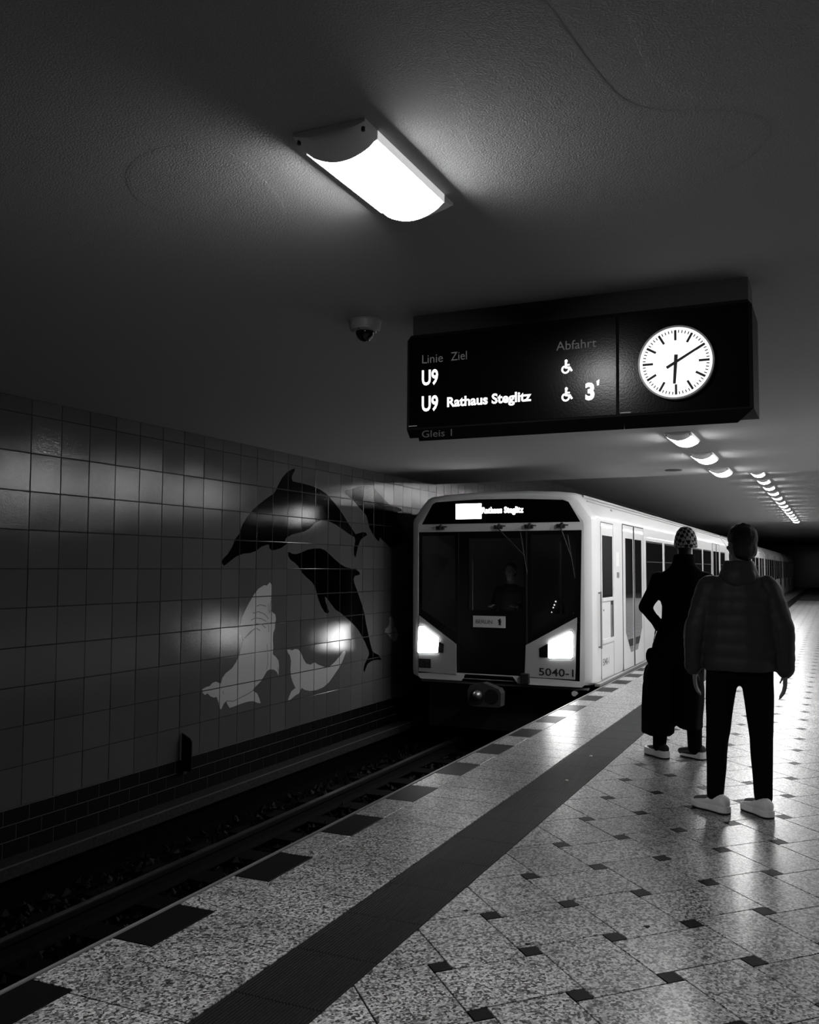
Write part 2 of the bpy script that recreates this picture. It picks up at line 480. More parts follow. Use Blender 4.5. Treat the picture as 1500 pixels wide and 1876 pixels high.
S1 = [(8.975,1.328),(9.013,1.303),(9.026,1.24),(9.013,1.145),(9.01,1.05),(9.034,0.989),(9.099,0.959),(9.115,0.902),(9.096,0.848),(9.094,0.8),(9.06,0.747),(9.056,0.668),(9.066,0.596),(9.06,0.509),(9.124,0.475),(9.176,0.428),(9.192,0.371),(9.187,0.323),(9.179,0.257),(9.143,0.304),(9.084,0.334),(8.997,0.345),(8.94,0.332),(8.885,0.283),(8.816,0.228),(8.694,0.173),(8.668,0.146),(8.75,0.105),(8.793,0.047),(8.822,-0.011),(8.766,-0.001),(8.67,0.032),(8.563,0.038),(8.433,0.032),(8.305,0.019),(8.235,0.017),(8.191,0.064),(8.173,0.095),(8.13,0.072),(8.087,0.02),(8.058,0.038),(8.044,0.09),(8.006,0.159),(7.959,0.158),(7.899,0.179),(7.852,0.214),(7.806,0.202),(7.77,0.23),(7.765,0.266),(7.827,0.28),(7.885,0.283),(7.931,0.311),(7.99,0.318),(8.039,0.299),(8.075,0.287),(8.098,0.343),(8.158,0.387),(8.27,0.428),(8.344,0.487),(8.406,0.563),(8.431,0.636),(8.468,0.716),(8.428,0.756),(8.413,0.839),(8.412,0.877),(8.436,0.951),(8.499,1.031),(8.564,1.104),(8.656,1.193),(8.751,1.261),(8.861,1.298),(8.918,1.292)]
S2 = [(9.356,0.537),(9.408,0.538),(9.471,0.521),(9.533,0.533),(9.612,0.522),(9.677,0.475),(9.727,0.404),(9.793,0.34),(9.893,0.314),(9.993,0.333),(10.096,0.295),(10.236,0.256),(10.36,0.239),(10.522,0.3),(10.632,0.353),(10.725,0.408),(10.782,0.411),(10.794,0.384),(10.727,0.3),(10.634,0.218),(10.488,0.126),(10.363,0.051),(10.223,0.006),(10.067,-0.01),(9.899,-0.004),(9.767,0.025),(9.702,0.057),(9.664,0.029),(9.639,-0.001),(9.576,-0.01),(9.498,-0.033),(9.436,-0.055),(9.39,-0.049),(9.42,-0.007),(9.465,0.044),(9.558,0.074),(9.494,0.147),(9.455,0.216),(9.438,0.299),(9.449,0.396),(9.425,0.463),(9.379,0.499)]
S3 = [(11.965,0.585),(11.987,0.633),(12.078,0.658),(12.114,0.716),(12.1,0.777),(12.146,0.799),(12.216,0.775),(12.264,0.718),(12.274,0.647),(12.36,0.592),(12.409,0.517),(12.362,0.439),(12.243,0.427),(12.149,0.494),(12.033,0.561)]
LN = [[(8.687,1.062),(8.783,1.082),(8.909,1.061)],[(8.647,0.994),(8.757,1.005),(8.883,0.969),(8.955,0.918)],[(8.609,0.92),(8.69,0.939),(8.814,0.925),(8.913,0.889)],[(8.637,0.857),(8.705,0.876),(8.815,0.863),(8.901,0.819)],[(8.494,0.729),(8.598,0.791),(8.706,0.827)],[(8.546,0.756),(8.652,0.81)],[(8.72,0.822),(8.789,0.794)],[(8.942,0.88),(8.963,0.831),(8.967,0.768)],[(8.933,0.629),(8.95,0.518),(8.953,0.409),(8.926,0.349)],[(8.178,0.094),(8.304,0.078),(8.431,0.099),(8.561,0.121),(8.668,0.146)],[(8.114,0.204),(8.122,0.174)],[(9.165,0.349),(9.166,0.31)],[(9.014,1.129),(8.987,1.051),(8.971,0.973)],[(9.015,1.097),(9.011,1.018),(8.982,0.988)],[(8.957,1.083),(8.953,1.005)]]
def mural(pts, name, mat, label, lift=0.0012):
    ys = [p[0] for p in pts]; zs = [p[1] for p in pts]
    mb = MB()
    for j in range(int((min(ys) - Y0) // PITCH_Y), int((max(ys) - Y0) // PITCH_Y) + 1):
        for i in range(-1, 10):
            y0, y1 = Y0 + j * PITCH_Y + 0.0055, Y0 + (j + 1) * PITCH_Y - 0.0055
            z1, z0 = Z0 - i * PITCH_Z - 0.0055, Z0 - (i + 1) * PITCH_Z + 0.0055
            q = clip(list(pts), y0, y1, z0, z1)
            if len(q) < 3: continue
            ty, tz = tilt(i, j)
            yc, zc = (y0 + y1) / 2, (z0 + z1) / 2
            V = [(XF + lift + ty * (z - zc) - tz * (y - yc), y, z) for y, z in q]
            tri = tessellate_polygon([[Vector((y, z, 0)) for y, z in q]])
            F = []
            for t in tri:
                a, b, c = (q[k] for k in t)
                s = (b[0] - a[0]) * (c[1] - a[1]) - (b[1] - a[1]) * (c[0] - a[0])
                if abs(s) > 1e-9: F.append(tuple(t) if s > 0 else tuple(t[::-1]))
            mb.add(V, F)
    o = mb.build(name, mat, wall)
    o['label'] = label
    return o
mural(D1, 'painted_dolphin', M['tile_dark'], 'black painted dolphin leaping, uppermost and largest of the mural')
mural(D2, 'painted_dolphin', M['tile_dark'], 'black painted dolphin rising with its tail down near the rails')
mural(D3, 'painted_dolphin', M['tile_dark'], 'black painted dolphin half hidden beside the train front', 0.003)
mural(S1, 'painted_seal', M['tile_pale'], 'tall pale painted seal with ribbed folds and spread flippers')
mural(S2, 'painted_seal', M['tile_pale'], 'small pale painted seal bent into a crescent')
mural(S3, 'painted_seal', M['tile_pale'], 'pale painted figure in the shade of the train')
def strokes(lines, wd):
    mb = MB()
    for ln in lines:
        for a, b in zip(ln, ln[1:]):
            d = Vector((b[0] - a[0], b[1] - a[1])); L = d.length
            if L < 1e-4: continue
            n = Vector((-d.y, d.x)) / L * wd / 2; e = d / L * wd * 0.3
            p = [Vector(a) - e + n, Vector(a) - e - n, Vector(b) + e - n, Vector(b) + e + n]
            V = []
            for q in p:
                j = int((q.x - Y0) // PITCH_Y); i = int((Z0 - q.y) // PITCH_Z)
                ty, tz = tilt(i, j)
                V.append((XF + 0.0022, q.x, q.y))
            mb.add(V, [(0, 1, 2, 3)])
    return mb
strokes(LN, 0.011).build('painted_line', M['tile_line'], wall)

# black plinth bricks under the tiles
PZ = -0.3715
brick_me = MB().box(-0.004, 0.008, -0.1235, 0.1235, -0.0575, 0.0575).mesh('brick')
brick_me.materials.append(M['black_brick'])
MB().box(XW - 0.006, XW + 0.0045, YB, YN, PZ - 0.366, PZ).build('brick_joint', M['brick_joint'], wall)
brest = MB()
for r in range(3):
    zc = PZ - 0.003 - 0.122 * (r + 0.5) + 0.0
    for j in range(-50, 300):
        yc = 6.59 + (0.128 if r % 2 == 0 else 0.0) + j * 0.256 - 0.128 * 0
        if 4.9 < yc < 13.9: inst('brick', brick_me, wall, (XW, yc, zc))
        elif YB < yc < YN - 0.2: brest.box(XW - 0.004, XW + 0.008, yc - 0.124, yc + 0.124, zc - 0.0595, zc + 0.0595)
brest.build('bricks_beyond', M['black_brick'], wall)['kind'] = 'stuff'

# ------------------------------------------------------------------ track
lip = MB().box(XW, -5.64, YB, YN, -0.836, -0.738).build('trim_1', M['concrete'], bevel=0.008)
tag(lip, 'concrete ledge along the foot of the tiled wall', kind='structure')
MB().box(-5.655, -5.637, YB, YN, -0.742, -0.7355).build('lip_edge', M['nosing'].copy(), lip)
lip.children[0].data.materials[0] = plain('worn concrete lip', 0.06, 0.7)
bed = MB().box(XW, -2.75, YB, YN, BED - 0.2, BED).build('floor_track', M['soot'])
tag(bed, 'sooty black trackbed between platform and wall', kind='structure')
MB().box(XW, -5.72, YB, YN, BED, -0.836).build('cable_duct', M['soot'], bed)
slp = MB().box(-5.25, -2.95, -0.12, 0.12, 0.0, 0.06).mesh('sleeper'); slp.materials.append(plain('sleeper', 0.002, 0.9, spec=0.1, bump=0.4, bscale=20))
for k in range(34): inst('sleeper', slp, bed, (0, 3.2 + k * 0.62, BED))
st = MB()
rb = random.Random(3)
for k in range(5200):
    y = 3.6 + (rb.random() ** 1.4) * 14; x = rb.uniform(-5.55, -3.0); s = rb.uniform(0.018, 0.045)
    c = Vector((x, y, BED + s * 0.45 + (0.02 if rb.random() < 0.4 else 0)))
    pts = []
    for d in ((1, 0, 0), (-1, 0, 0), (0, 1, 0), (0, -1, 0), (0, 0, 1), (0, 0, -1)):
        pts.append(c + Vector(d) * s * rb.uniform(0.6, 1.15) + Vector((rb.uniform(-.4, .4), rb.uniform(-.4, .4), rb.uniform(-.3, .3))) * s)
    st.add(pts, [(0, 2, 4), (2, 1, 4), (1, 3, 4), (3, 0, 4), (2, 0, 5), (1, 2, 5), (3, 1, 5), (0, 3, 5)])
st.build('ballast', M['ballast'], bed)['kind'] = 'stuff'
prof = [(-0.07, 0), (0.07, 0), (0.07, 0.012), (0.012, 0.03), (0.012, 0.095), (0.036, 0.108), (0.036, 0.138), (0.028, 0.145), (-0.028, 0.145), (-0.036, 0.138), (-0.036, 0.108), (-0.012, 0.095), (-0.012, 0.03), (-0.07, 0.012)]
for x, lb in ((-4.83, 'worn steel running rail on the wall side of the track'), (-3.39, 'steel running rail in the shadow below the platform edge')):
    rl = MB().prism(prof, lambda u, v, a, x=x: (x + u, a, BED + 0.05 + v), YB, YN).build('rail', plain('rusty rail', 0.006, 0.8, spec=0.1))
    MB().box(x - 0.026, x + 0.03, YB, YN, BED + 0.1935, BED + 0.1965).build('railhead', M['steel'], rl)
    rl.children[0]['label'] = 'polished running surface'
    tag(rl, lb, 'rail')
rc = random.Random(11)
for k, (x, y) in enumerate([(-4.35, 5.55), (-4.25, 5.75), (-4.45, 7.25), (-4.2, 8.25), (-4.3, 8.6)]):
    c = Vector((x, y, BED + 0.045)); mb = MB()
    g = [[c + Vector((a * 0.022 + rc.uniform(-.008, .008), b * 0.03 + rc.uniform(-.01, .01), rc.uniform(-.01, .028))) for a in range(-2, 3)] for b in range(-1, 2)]
    mb.loft(g, False, False, False)
    o = mb.build('paper_scrap', plain('crumpled paper', 0.5, 0.5))
    sol = o.modifiers.new('thick', 'SOLIDIFY'); sol.thickness = 0.002
    tag(o, 'pale crumpled paper scrap on the dark trackbed, ' + ('nearest the viewer', 'second from the viewer', 'middle one of five', 'second from the train', 'nearest the train')[k], 'litter', 'paper scraps on the trackbed')

# small black marker plate standing off the wall foot
mk = empty('marker_post', (XW, 7.44, -0.36))
MB().prism([(0.01, -0.12), (0.135, -0.12), (0.135, 0.165), (0.115, 0.195), (0.01, 0.245)], lambda u, v, a: (u, -a, v), -0.006, 0.006).build('plate', M['sign_black'], mk)
MB().box(0.004, 0.018, -0.014, -0.007, -0.02, 0.24).build('flange', plain('pale flange', 0.3, 0.5), mk)
MB().box(0.0, 0.06, -0.03, 0.03, -0.15, -0.10).build('foot', M['iron'], mk)
tag(mk, 'small black marker plate standing at the foot of the tiled wall', 'marker')

# ------------------------------------------------------------------ platform
floor = MB().box(XE + 0.004, XR_WALL, YB, YN, -0.5, -0.006).build('floor', M['joint'])
tag(floor, 'granite tiled platform with dark square insets and ribbed guide strip', kind='structure')
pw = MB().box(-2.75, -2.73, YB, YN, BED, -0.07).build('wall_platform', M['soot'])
tag(pw, 'sooty wall under the platform edge', kind='structure')
MB().box(-2.75, XE + 0.004, YB, YN, -0.07, -0.03).build('edge_slab', M['concrete'], floor)
MB().box(XE, XE + 0.016, YB, YN, -0.03, 0.001).build('edge_nosing', M['nosing'], floor)

def piece(w, l, name, mat, t=0.02, g=0.003, c=0.0015):
    a, b = w / 2 - g, l / 2 - g
    q = ((-1, -1), (1, -1), (1, 1), (-1, 1))
    me = MB().loft([[(s * a, u * b, -t) for s, u in q], [(s * a, u * b, -c) for s, u in q], [(s * (a - c), u * (b - c), 0) for s, u in q]], cap0=False).mesh(name)
    me.materials.append(mat)
    return me
# edge row: light and black blocks in turn
xb0, xb1 = XE + 0.024, -2.490
EL = piece(xb1 - xb0, 0.419, 'edge_block', M['granite']); ED = piece(xb1 - xb0, 0.419, 'dark_edge_block', M['granite_dark'])
er, ed = MB(), MB()
for k in range(-21, 186):
    yc = 3.015 + 0.2095 + k * 0.419
    nm, me = ('dark_edge_block', ED) if k % 2 == 0 else ('edge_block', EL)
    if 1.2 < yc < 34: inst(nm, me, floor, ((xb0 + xb1) / 2, yc, 0))
    else: (ed if k % 2 == 0 else er).box(xb0 + .002, xb1 - .002, yc - 0.2075, yc + 0.2075, -0.02, 0)
er.build('edge_blocks_beyond', M['granite'], floor)['kind'] = 'stuff'
ed.build('dark_edge_blocks_beyond', M['granite_dark'], floor)['kind'] = 'stuff'
# paving slabs between edge row and guide strip
xs0, xs1 = xb1, -1.972
SL = piece(xs1 - xs0, 0.314, 'paving_slab', M['granite']); sr = MB()
for k in range(-28, 250):
    yc = 3.2 + 0.157 + k * 0.314
    if 1.2 < yc < 34: inst('paving_slab', SL, floor, ((xs0 + xs1) / 2, yc, 0))
    else: sr.box(xs0 + .002, xs1 - .002, yc - .155, yc + .155, -0.02, 0)
sr.build('paving_slabs_beyond', M['granite'], floor)['kind'] = 'stuff'
# ribbed guide strip
xt0, xt1 = xs1, -1.606
def ribbed(w, l):
    mb = MB(); n = 26; p = (w - 0.008) / n
    rr = [(-w / 2 + 0.004, -0.02)]
    for i in range(n):
        x = -w / 2 + 0.004 + i * p
        rr += [(x + p * 0.12, -0.0035), (x + p * 0.3, 0.001), (x + p * 0.7, 0.001), (x + p * 0.88, -0.0035)]
    rr.append((w / 2 - 0.004, -0.02))
    mb.loft([[(x, y, z) for x, z in rr] for y in (-l / 2 + 0.002, l / 2 - 0.002)], True, True, True)
    me = mb.mesh('tactile_tile'); fix_normals(me); me.materials.append(M['tactile'])
    return me
TT = ribbed(xt1 - xt0, 0.421); tr_ = MB()
for k in range(-21, 186):
    yc = 3.67 + 0.2105 + k * 0.421
    if 1.2 < yc < 34: inst('tactile_tile', TT, floor, ((xt0 + xt1) / 2, yc, 0))
    else: tr_.box(xt0 + .004, xt1 - .004, yc - .2085, yc + .2085, -0.02, 0)
tr_.build('tactile_tiles_beyond', M['tactile'], floor)['kind'] = 'stuff'
# field: oblong granite tiles laid in alternate directions around small black squares, cut along the strip
P0 = Vector((-1.3827, 3.3244)); E1 = Vector((0.268, 0.2815)); E2 = Vector((0.268, -0.2888)); HD = 0.098
def lat(s, t): return P0 + E1 * s + E2 * t
def cutx(poly, x0):
    out = []
    for i in range(len(poly)):
        a, b = poly[i - 1], poly[i]
        if (b.x >= x0) != (a.x >= x0): out.append(a + (b - a) * ((x0 - a.x) / (b.x - a.x)))
        if b.x >= x0: out.append(b)
    return out
gap = 0.0078
def slab(mb, poly, ox, oy):
    c = 0.0015; n = len(poly)
    ctr = sum(poly, Vector((0, 0))) / n
    def sh(d): return [p + (ctr - p).normalized() * d for p in poly]
    mb.loft([[(p.x - ox, p.y - oy, -0.02) for p in poly], [(p.x - ox, p.y - oy, -c) for p in poly], [(p.x - ox, p.y - oy, 0) for p in sh(c)]], cap0=False)
cache = {}
frest, drest = MB(), MB()
def put(poly, key, name, mat, restmb, whole):
    if len(poly) < 3: return
    ar = abs(sum(poly[i - 1].x * poly[i].y - poly[i].x * poly[i - 1].y for i in range(len(poly)))) / 2
    if ar < 4e-4: return
    if sum(poly[i - 1].x * poly[i].y - poly[i].x * poly[i - 1].y for i in range(len(poly))) < 0: poly = poly[::-1]
    c = sum(poly, Vector((0, 0))) / len(poly)
    if 1.3 < c.y < 20.5 and c.x < 0.12 + 0.02 * (c.y < 8):
        if whole:
            if key not in cache:
                mb = MB(); slab(mb, poly, c.x, c.y); cache[key] = mb.mesh(name); cache[key].materials.append(mat)
            inst(name, cache[key], floor, (c.x, c.y, 0))
        else:
            mb = MB(); slab(mb, poly, c.x, c.y); me = mb.mesh(name); me.materials.append(mat)
            inst(name, me, floor, (c.x, c.y, 0))
    else: slab(restmb, poly, 0, 0)
XT = xt1 + 0.001
for i in range(-90, 190):
    for j in range(-150, 90):
        c = lat(i + .5, j + .5)
        if not (XT - 0.5 < c.x < XR_WALL and YB + 0.4 < c.y < 48): continue
        A = (i + j) % 2 == 0
        s0, s1, t0, t1 = (-HD, 1 + HD, HD, 1 - HD) if A else (HD, 1 - HD, -HD, 1 + HD)
        poly = [lat(i + s0 + gap, j + t0 + gap), lat(i + s1 - gap, j + t0 + gap), lat(i + s1 - gap, j + t1 - gap), lat(i + s0 + gap, j + t1 - gap)]
        whole = all(p.x >= XT for p in poly)
        put(poly if whole else cutx(poly, XT), 'A' if A else 'B', 'tile', M['granite'], frest, whole)
        h = HD - gap * 0.6
        poly = [lat(i - h, j - h), lat(i + h, j - h), lat(i + h, j + h), lat(i - h, j + h)]
        whole = all(p.x >= XT for p in poly)
        put(poly if whole else cutx(poly, XT), 'D', 'dark_tile', M['granite_dark'], drest, whole)
frest.build('tiles_beyond', M['granite'], floor)['kind'] = 'stuff'
drest.build('dark_tiles_beyond', M['granite_dark'], floor)['kind'] = 'stuff'

# trodden gum spots on the tiles and two scraps of paper on the guide strip
rg_ = random.Random(21)
GUM = [(-0.747, 4.053, 0.016), (-1.501, 3.899, 0.012), (-1.147, 3.666, 0.012)]
BITS = [(-1.797, 7.437), (-1.751, 6.533)]
for x, y, r in GUM:
    mb = MB(); pts = [(x + r * rg_.uniform(.7, 1.2) * math.cos(t * math.pi / 6), y + r * rg_.uniform(.7, 1.2) * math.sin(t * math.pi / 6)) for t in range(12)]
    mb.loft([[(a, b, 0.0) for a, b in pts], [(x + (a - x) * .8, y + (b - y) * .8, 0.0012) for a, b in pts]], cap0=False)
    mb.build('gum_spot', M['joint'], floor)
for k, (x, y) in enumerate(BITS):
    mb = MB(); mb.loft([[(x + a * .011 + rg_.uniform(-.003, .003), y + b * .012, 0.002 + rg_.uniform(0, .009)) for a in range(-1, 2)] for b in range(-1, 2)], False, False, False)
    o = mb.build('paper_scrap', plain('paper bit', 0.75, 0.6)); sol = o.modifiers.new('thick', 'SOLIDIFY'); sol.thickness = 0.0012
    tag(o, ('tiny white paper scrap on the dark guide strip, nearer the waiting people', 'tiny white paper scrap on the dark guide strip, nearer the viewer')[k], 'litter', 'paper scraps on the guide strip')

# rest of the room, out of the picture
wr = MB().box(XR_WALL, XR_WALL + 0.3, YB, YN, -0.5, ZC2 + 0.3).build('wall_right', plain('pale wall', 0.16, 0.4)); tag(wr, kind='structure')
wb = MB().box(XW - 0.3, XR_WALL + 0.3, YB - 0.3, YB, BED - 0.2, ZC2 + 0.3).build('wall_back', M['grout']); tag(wb, kind='structure')
wf = MB().box(XW - 0.3, XR_WALL + 0.3, YN, YN + 0.3, BED - 0.2, ZC2 + 0.3).build('wall_far', M['tile']); tag(wf, 'tiled end wall far down the platform', kind='structure')

# ================================================================== CEILING LAMPS
def lamp_meshes():
    W, L, CAP = 0.252, 0.71, 0.085
    hs, sag = 0.034, 0.043
    def arc(w, h0, s, n=14):
        return [(-w / 2 + w * k / n, -(h0 + s * math.sin(math.pi * k / n) ** 0.75)) for k in range(n + 1)]
    side = [(-W / 2, 0.0)] + [(-W / 2, -hs * 0.75)] + arc(W - 0.02, hs, sag) + [(W / 2, -hs * 0.75), (W / 2, 0.0)]
    def ring(y, k=1.0): return [(x, y, z * k) for x, z in side]
    cap0 = MB().loft([ring(0.0, 0.34), ring(0.012, 0.5), ring(0.035, 0.68), ring(0.06, 0.88), ring(CAP)]).mesh('end_cap')
    cap1 = MB().loft([ring(L - CAP), ring(L - 0.06, 0.88), ring(L - 0.035, 0.68), ring(L - 0.012, 0.5), ring(L, 0.34)]).mesh('end_cap')
    tray = MB().box(-W / 2, W / 2, CAP, L - CAP, -hs * 0.9, 0).mesh('opal_side')
    ra = arc(W - 0.022, hs * 0.85, sag + 0.004)
    dif = MB().loft([[(x, y, z) for x, z in ra] for y in (CAP, L - CAP)]).mesh('diffuser')
    scr = [MB().cyl((x, 0.016, -0.018), 0.006, 0.006, -0.012, 'z', 10).mesh('screw') for x in (-W / 2 + 0.014, W / 2 - 0.014)]
    out = [('opal_side', tray, 'opal'), ('end_cap', cap0, 'housing'), ('end_cap', cap1, 'housing'), ('diffuser', dif, 'diffuser'), ('screw', scr[0], 'screw'), ('screw', scr[1], 'screw')]
    for n, me, m in out:
        fix_normals(me); me.materials.append(M[m])
        if n == 'end_cap':
            for p in me.polygons: p.use_smooth = True
            me.set_sharp_from_angle(angle=math.radians(50))
    return out
LM = lamp_meshes()
def lamp(x, y, z, label, group=None):
    e = empty('ceiling_light', (x, y, z))
    for n, me, m in LM: inst(n, me, e, (0, 0, 0))
    tag(e, label, 'light', group)
LX = -1.374
lamp(LX, 2.405, ZC, 'large glowing ceiling light nearest the viewer, alone on the dark ceiling')
lamp(LX, 9.37, ZC, 'glowing ceiling light just below the clock, first of the far row')
lamp(LX, 11.11, ZC, 'glowing ceiling light, second of the far row beyond the sign')
lamp(LX, 12.87, ZC, 'glowing ceiling light, third and smallest of the far row, before the ceiling steps up')
ORD = 'first second third fourth fifth sixth seventh eighth ninth tenth eleventh twelfth thirteenth fourteenth fifteenth sixteenth'.split()
for k in range(16):
    lamp(LX, 14.6 + k * 1.745, ZC2, ORD[k] + ' small glowing ceiling light past the ceiling step, above the waiting people', 'lights past the ceiling step')
for k in range(3):  # unseen lamps added to brighten the far platform and train side
    lamp(1.25, 9.37 + k * 1.745, ZC, ORD[k] + ' added unseen ceiling light of the middle row, over the heads of the people', 'added lights over the middle of the platform')
for k in range(15):  # unseen lamps added for streaks in the train windows and more light on its side
    y = 7.62 + k * 1.745 + (0 if k < 3 else 24.4)
    lamp(3.9, y, ZC if y < YSTEP - 0.8 else ZC2, ORD[k] + ' added unseen ceiling light of the row over the other side of the platform', 'added lights over the other side')

# ================================================================== SMALL CEILING THINGS
dc = empty('dome_camera', (-2.30, 4.45, ZC))
mb = MB(); n = 32
def circ(r, z): return [(r * math.cos(2 * math.pi * i / n), r * math.sin(2 * math.pi * i / n), z) for i in range(n)]
mb.loft([circ(0.092, 0), circ(0.092, -0.004), circ(0.088, -0.006), circ(0.085, -0.038), circ(0.085, -0.040), circ(0.083, -0.041), circ(0.080, -0.052), circ(0.058, -0.060)])
mb.build('base', M['cam_body'], dc, smooth=False)
mb = MB()
mb.loft([circ(0.052 * math.cos(t), -0.058 - 0.056 * math.sin(t)) for t in [math.pi / 2 * k / 9 * 0.985 for k in range(10)]])
mb.build('dome', M['cam_dome'], dc, smooth=True)
for a in (0.5, 2.6, 4.7):
    MB().cyl((0.069 * math.cos(a), 0.069 * math.sin(a), -0.0585), 0.005, 0.005, 0.003, 'z', 10).build('screw', M['screw'], dc)
tag(dc, 'round ceiling camera with a smoked black dome, left of the display board', 'camera')
sp = empty('ceiling_speaker', (-1.965, 12.985, ZC))
mb = MB(); mb.loft([circ(0.115, 0), circ(0.115, -0.006), circ(0.105, -0.010), circ(0.02, -0.011)]); mb.build('grille', M['rubber'], sp)
MB().cyl((0, 0, -0.014), 0.018, 0.018, 0.006, 'z', 16).build('hub', M['iron'], sp)
tag(sp, 'flat dark round cover on the ceiling left of the far lights', 'speaker')

# ================================================================== DEPARTURE BOARD WITH CLOCK
SY = 4.41
sg = empty('departure_board', (0, 0, 0))
fs = FRONT(SY)
XR_S = -0.352
MB().box(-2.021, XR_S + 0.02, SY + 0.06, SY + 0.30, 2.70, ZC).build('mounting_beam', M['mount'], sg)
out = [(-2.005, 2.722), (-2.026, 2.696), (-2.0285, 2.222), (XR_S + 0.04, 2.222), (XR_S + 0.04, 2.696), (XR_S + 0.02, 2.722)]
MB().prism(out, fs, -0.34, 0.0).build('casing', M['sign_black'], sg)
def LOWER(u, v, a):           # the lower panel slants back under the casing
    t = (2.222 - v) / 0.0625
    y = SY + 0.08 * t
    return (u * y / SY, y - a, 1.5 + (v - 1.5) * y / SY - a)
for nm, q in (('track_panel', [(-2.0285, 2.222), (-2.010, 2.177), (-1.961, 2.177), (-1.957, 2.1595), (-0.893, 2.1595), (-0.893, 2.222)]), ('lower_panel', [(-0.890, 2.1595), (XR_S - 0.03, 2.1595), (XR_S + 0.04, 2.222), (-0.890, 2.222)])):
    o = MB().prism(q, LOWER, -0.03, 0.0).build(nm, M['sign_black'], sg); fix_normals(o.data)
MB().prism([(-2.012, 2.232), (-0.929, 2.232), (-0.9255, 2.705), (-2.012, 2.705)], fs, -0.01, 0.004).build('display_glass', M['sign_glass'], sg)
MB().prism([(-0.914, 2.232), (XR_S + 0.02, 2.232), (XR_S + 0.02, 2.705), (-0.911, 2.705)], fs, -0.01, 0.004).build('clock_panel', M['sign_glass'], sg)
MB().prism([(-2.0145, 2.2385), (-1.9685, 2.2385), (-1.9685, 2.2425), (-2.0145, 2.2425)], fs, 0.004, 0.007).build('latch', M['sign_grey'], sg)
MB().prism([(-0.9084, 2.2355), (-0.8592, 2.2355), (-0.8592, 2.2405), (-0.9084, 2.2405)], fs, 0.004, 0.007).build('latch', M['sign_grey'], sg)
fg = FRONT(SY - 0.0045)
def T(body, x0, x1, z0, z1, mat, bold=0.0, par=None, fn=None, name='lettering'):
    return text_mesh(body, x0, x1, z0, z1, fn or fg, bold, 0.0012).build(name, mat, par or sg)
T('Linie', -1.9388, -1.8217, 2.566, 2.611, M['sign_grey'])
T('Ziel', -1.7769, -1.6885, 2.567, 2.611, M['sign_grey'])
T('Abfahrt', -1.2190, -1.0207, 2.567, 2.611, M['sign_grey'])
T('Gleis 1', -1.9408, -1.7722, 2.179, 2.215, M['sign_grey'], fn=lambda u, v, a: LOWER(u, v, a + 0.0005))
for z in (2.448, 2.311):
    o = T('U9', -1.9405, -1.848, z, z + 0.084, M['led'], 0.028, name='led_text'); o['label'] = 'lit line number U9'
o = T('Rathaus Steglitz', -1.798, -1.347, 2.311, 2.379, M['led'], 0.032, name='led_text'); o['label'] = 'lit destination Rathaus Steglitz'
T('3', -1.0765, -1.0315, 2.309, 2.396, M['led'], 0.05, name='led_text')['label'] = 'lit figure 3, minutes to departure'
MB().prism([(-1.0195, 2.378), (-1.010, 2.380), (-1.0075, 2.408), (-1.0215, 2.400)], fg, 0, 0.0012).build('led_text', M['led'], sg)
def seg(mb, a, b, w):
    a, b = Vector(a), Vector(b); d = (b - a).normalized(); nn = Vector((-d.y, d.x)) * w / 2; e = d * w / 3
    mb.prism([tuple(a - e + nn), tuple(a - e - nn), tuple(b + e - nn), tuple(b + e + nn)], fg, 0, 0.0012)
for z in (2.4515, 2.3145):
    mb = MB(); x = -1.1935
    hc = Vector((x + 0.0235, z + 0.0535 + 0.006))
    mb.prism([(hc.x + 0.0075 * math.cos(t * math.pi / 5), hc.y + 0.0085 * math.sin(t * math.pi / 5)) for t in range(10)], fg, 0, 0.0012)
    seg(mb, (x + 0.0225, z + 0.050), (x + 0.0215, z + 0.028), 0.011)
    seg(mb, (x + 0.0225, z + 0.040), (x + 0.038, z + 0.040), 0.008)
    seg(mb, (x + 0.0215, z + 0.028), (x + 0.041, z + 0.026), 0.010)
    seg(mb, (x + 0.041, z + 0.026), (x + 0.050, z + 0.011), 0.010)
    ar = [(x + 0.020 + 0.0165 * math.cos(t), z + 0.0185 + 0.0165 * math.sin(t)) for t in [math.radians(115 + 250 * k / 14) for k in range(15)]]
    for a, b in zip(ar, ar[1:]): seg(mb, a, b, 0.008)
    mb.build('wheelchair_symbol', M['led'], sg)
# clock
ck = empty('clock', (0, 0, 0)); ck.parent = sg
CX, CZ, CR = -0.6465, 2.4535, 0.168
def disc(r, a0, a1, n=64, cx=CX, cz=CZ): return MB().prism([(cx + r * math.cos(2 * math.pi * i / n), cz + r * math.sin(2 * math.pi * i / n)) for i in range(n)], FRONT(SY), a0, a1)
mbr = plate([[(CX + r * math.cos(2 * math.pi * i / 64), CZ + r * math.sin(2 * math.pi * i / 64)) for i in range(64)] for r in (CR + 0.004, CR - 0.004)], FRONT(SY), 0.0, 0.034)
mbr.build('clock_rim', M['clock_rim'], ck); fix_normals(ck.children[0].data)
disc(CR - 0.003, 0.0, 0.029).build('clock_dial', M['clock'], ck)
fc = FRONT(SY - 0.0292)
def mark(r0, r1, w, ang, name, w1=None, mat=None, lift=0.0):
    a = math.radians(90 - ang); d = Vector((math.cos(a), math.sin(a))); nn = Vector((-d.y, d.x)); c = Vector((CX, CZ)); w1 = w if w1 is None else w1
    p = [c + d * r0 + nn * w / 2, c + d * r0 - nn * w / 2, c + d * r1 - nn * w1 / 2, c + d * r1 + nn * w1 / 2]
    return MB().prism([tuple(q) for q in p], fc, lift, lift + 0.001).build(name, mat or M['clock_black'], ck)
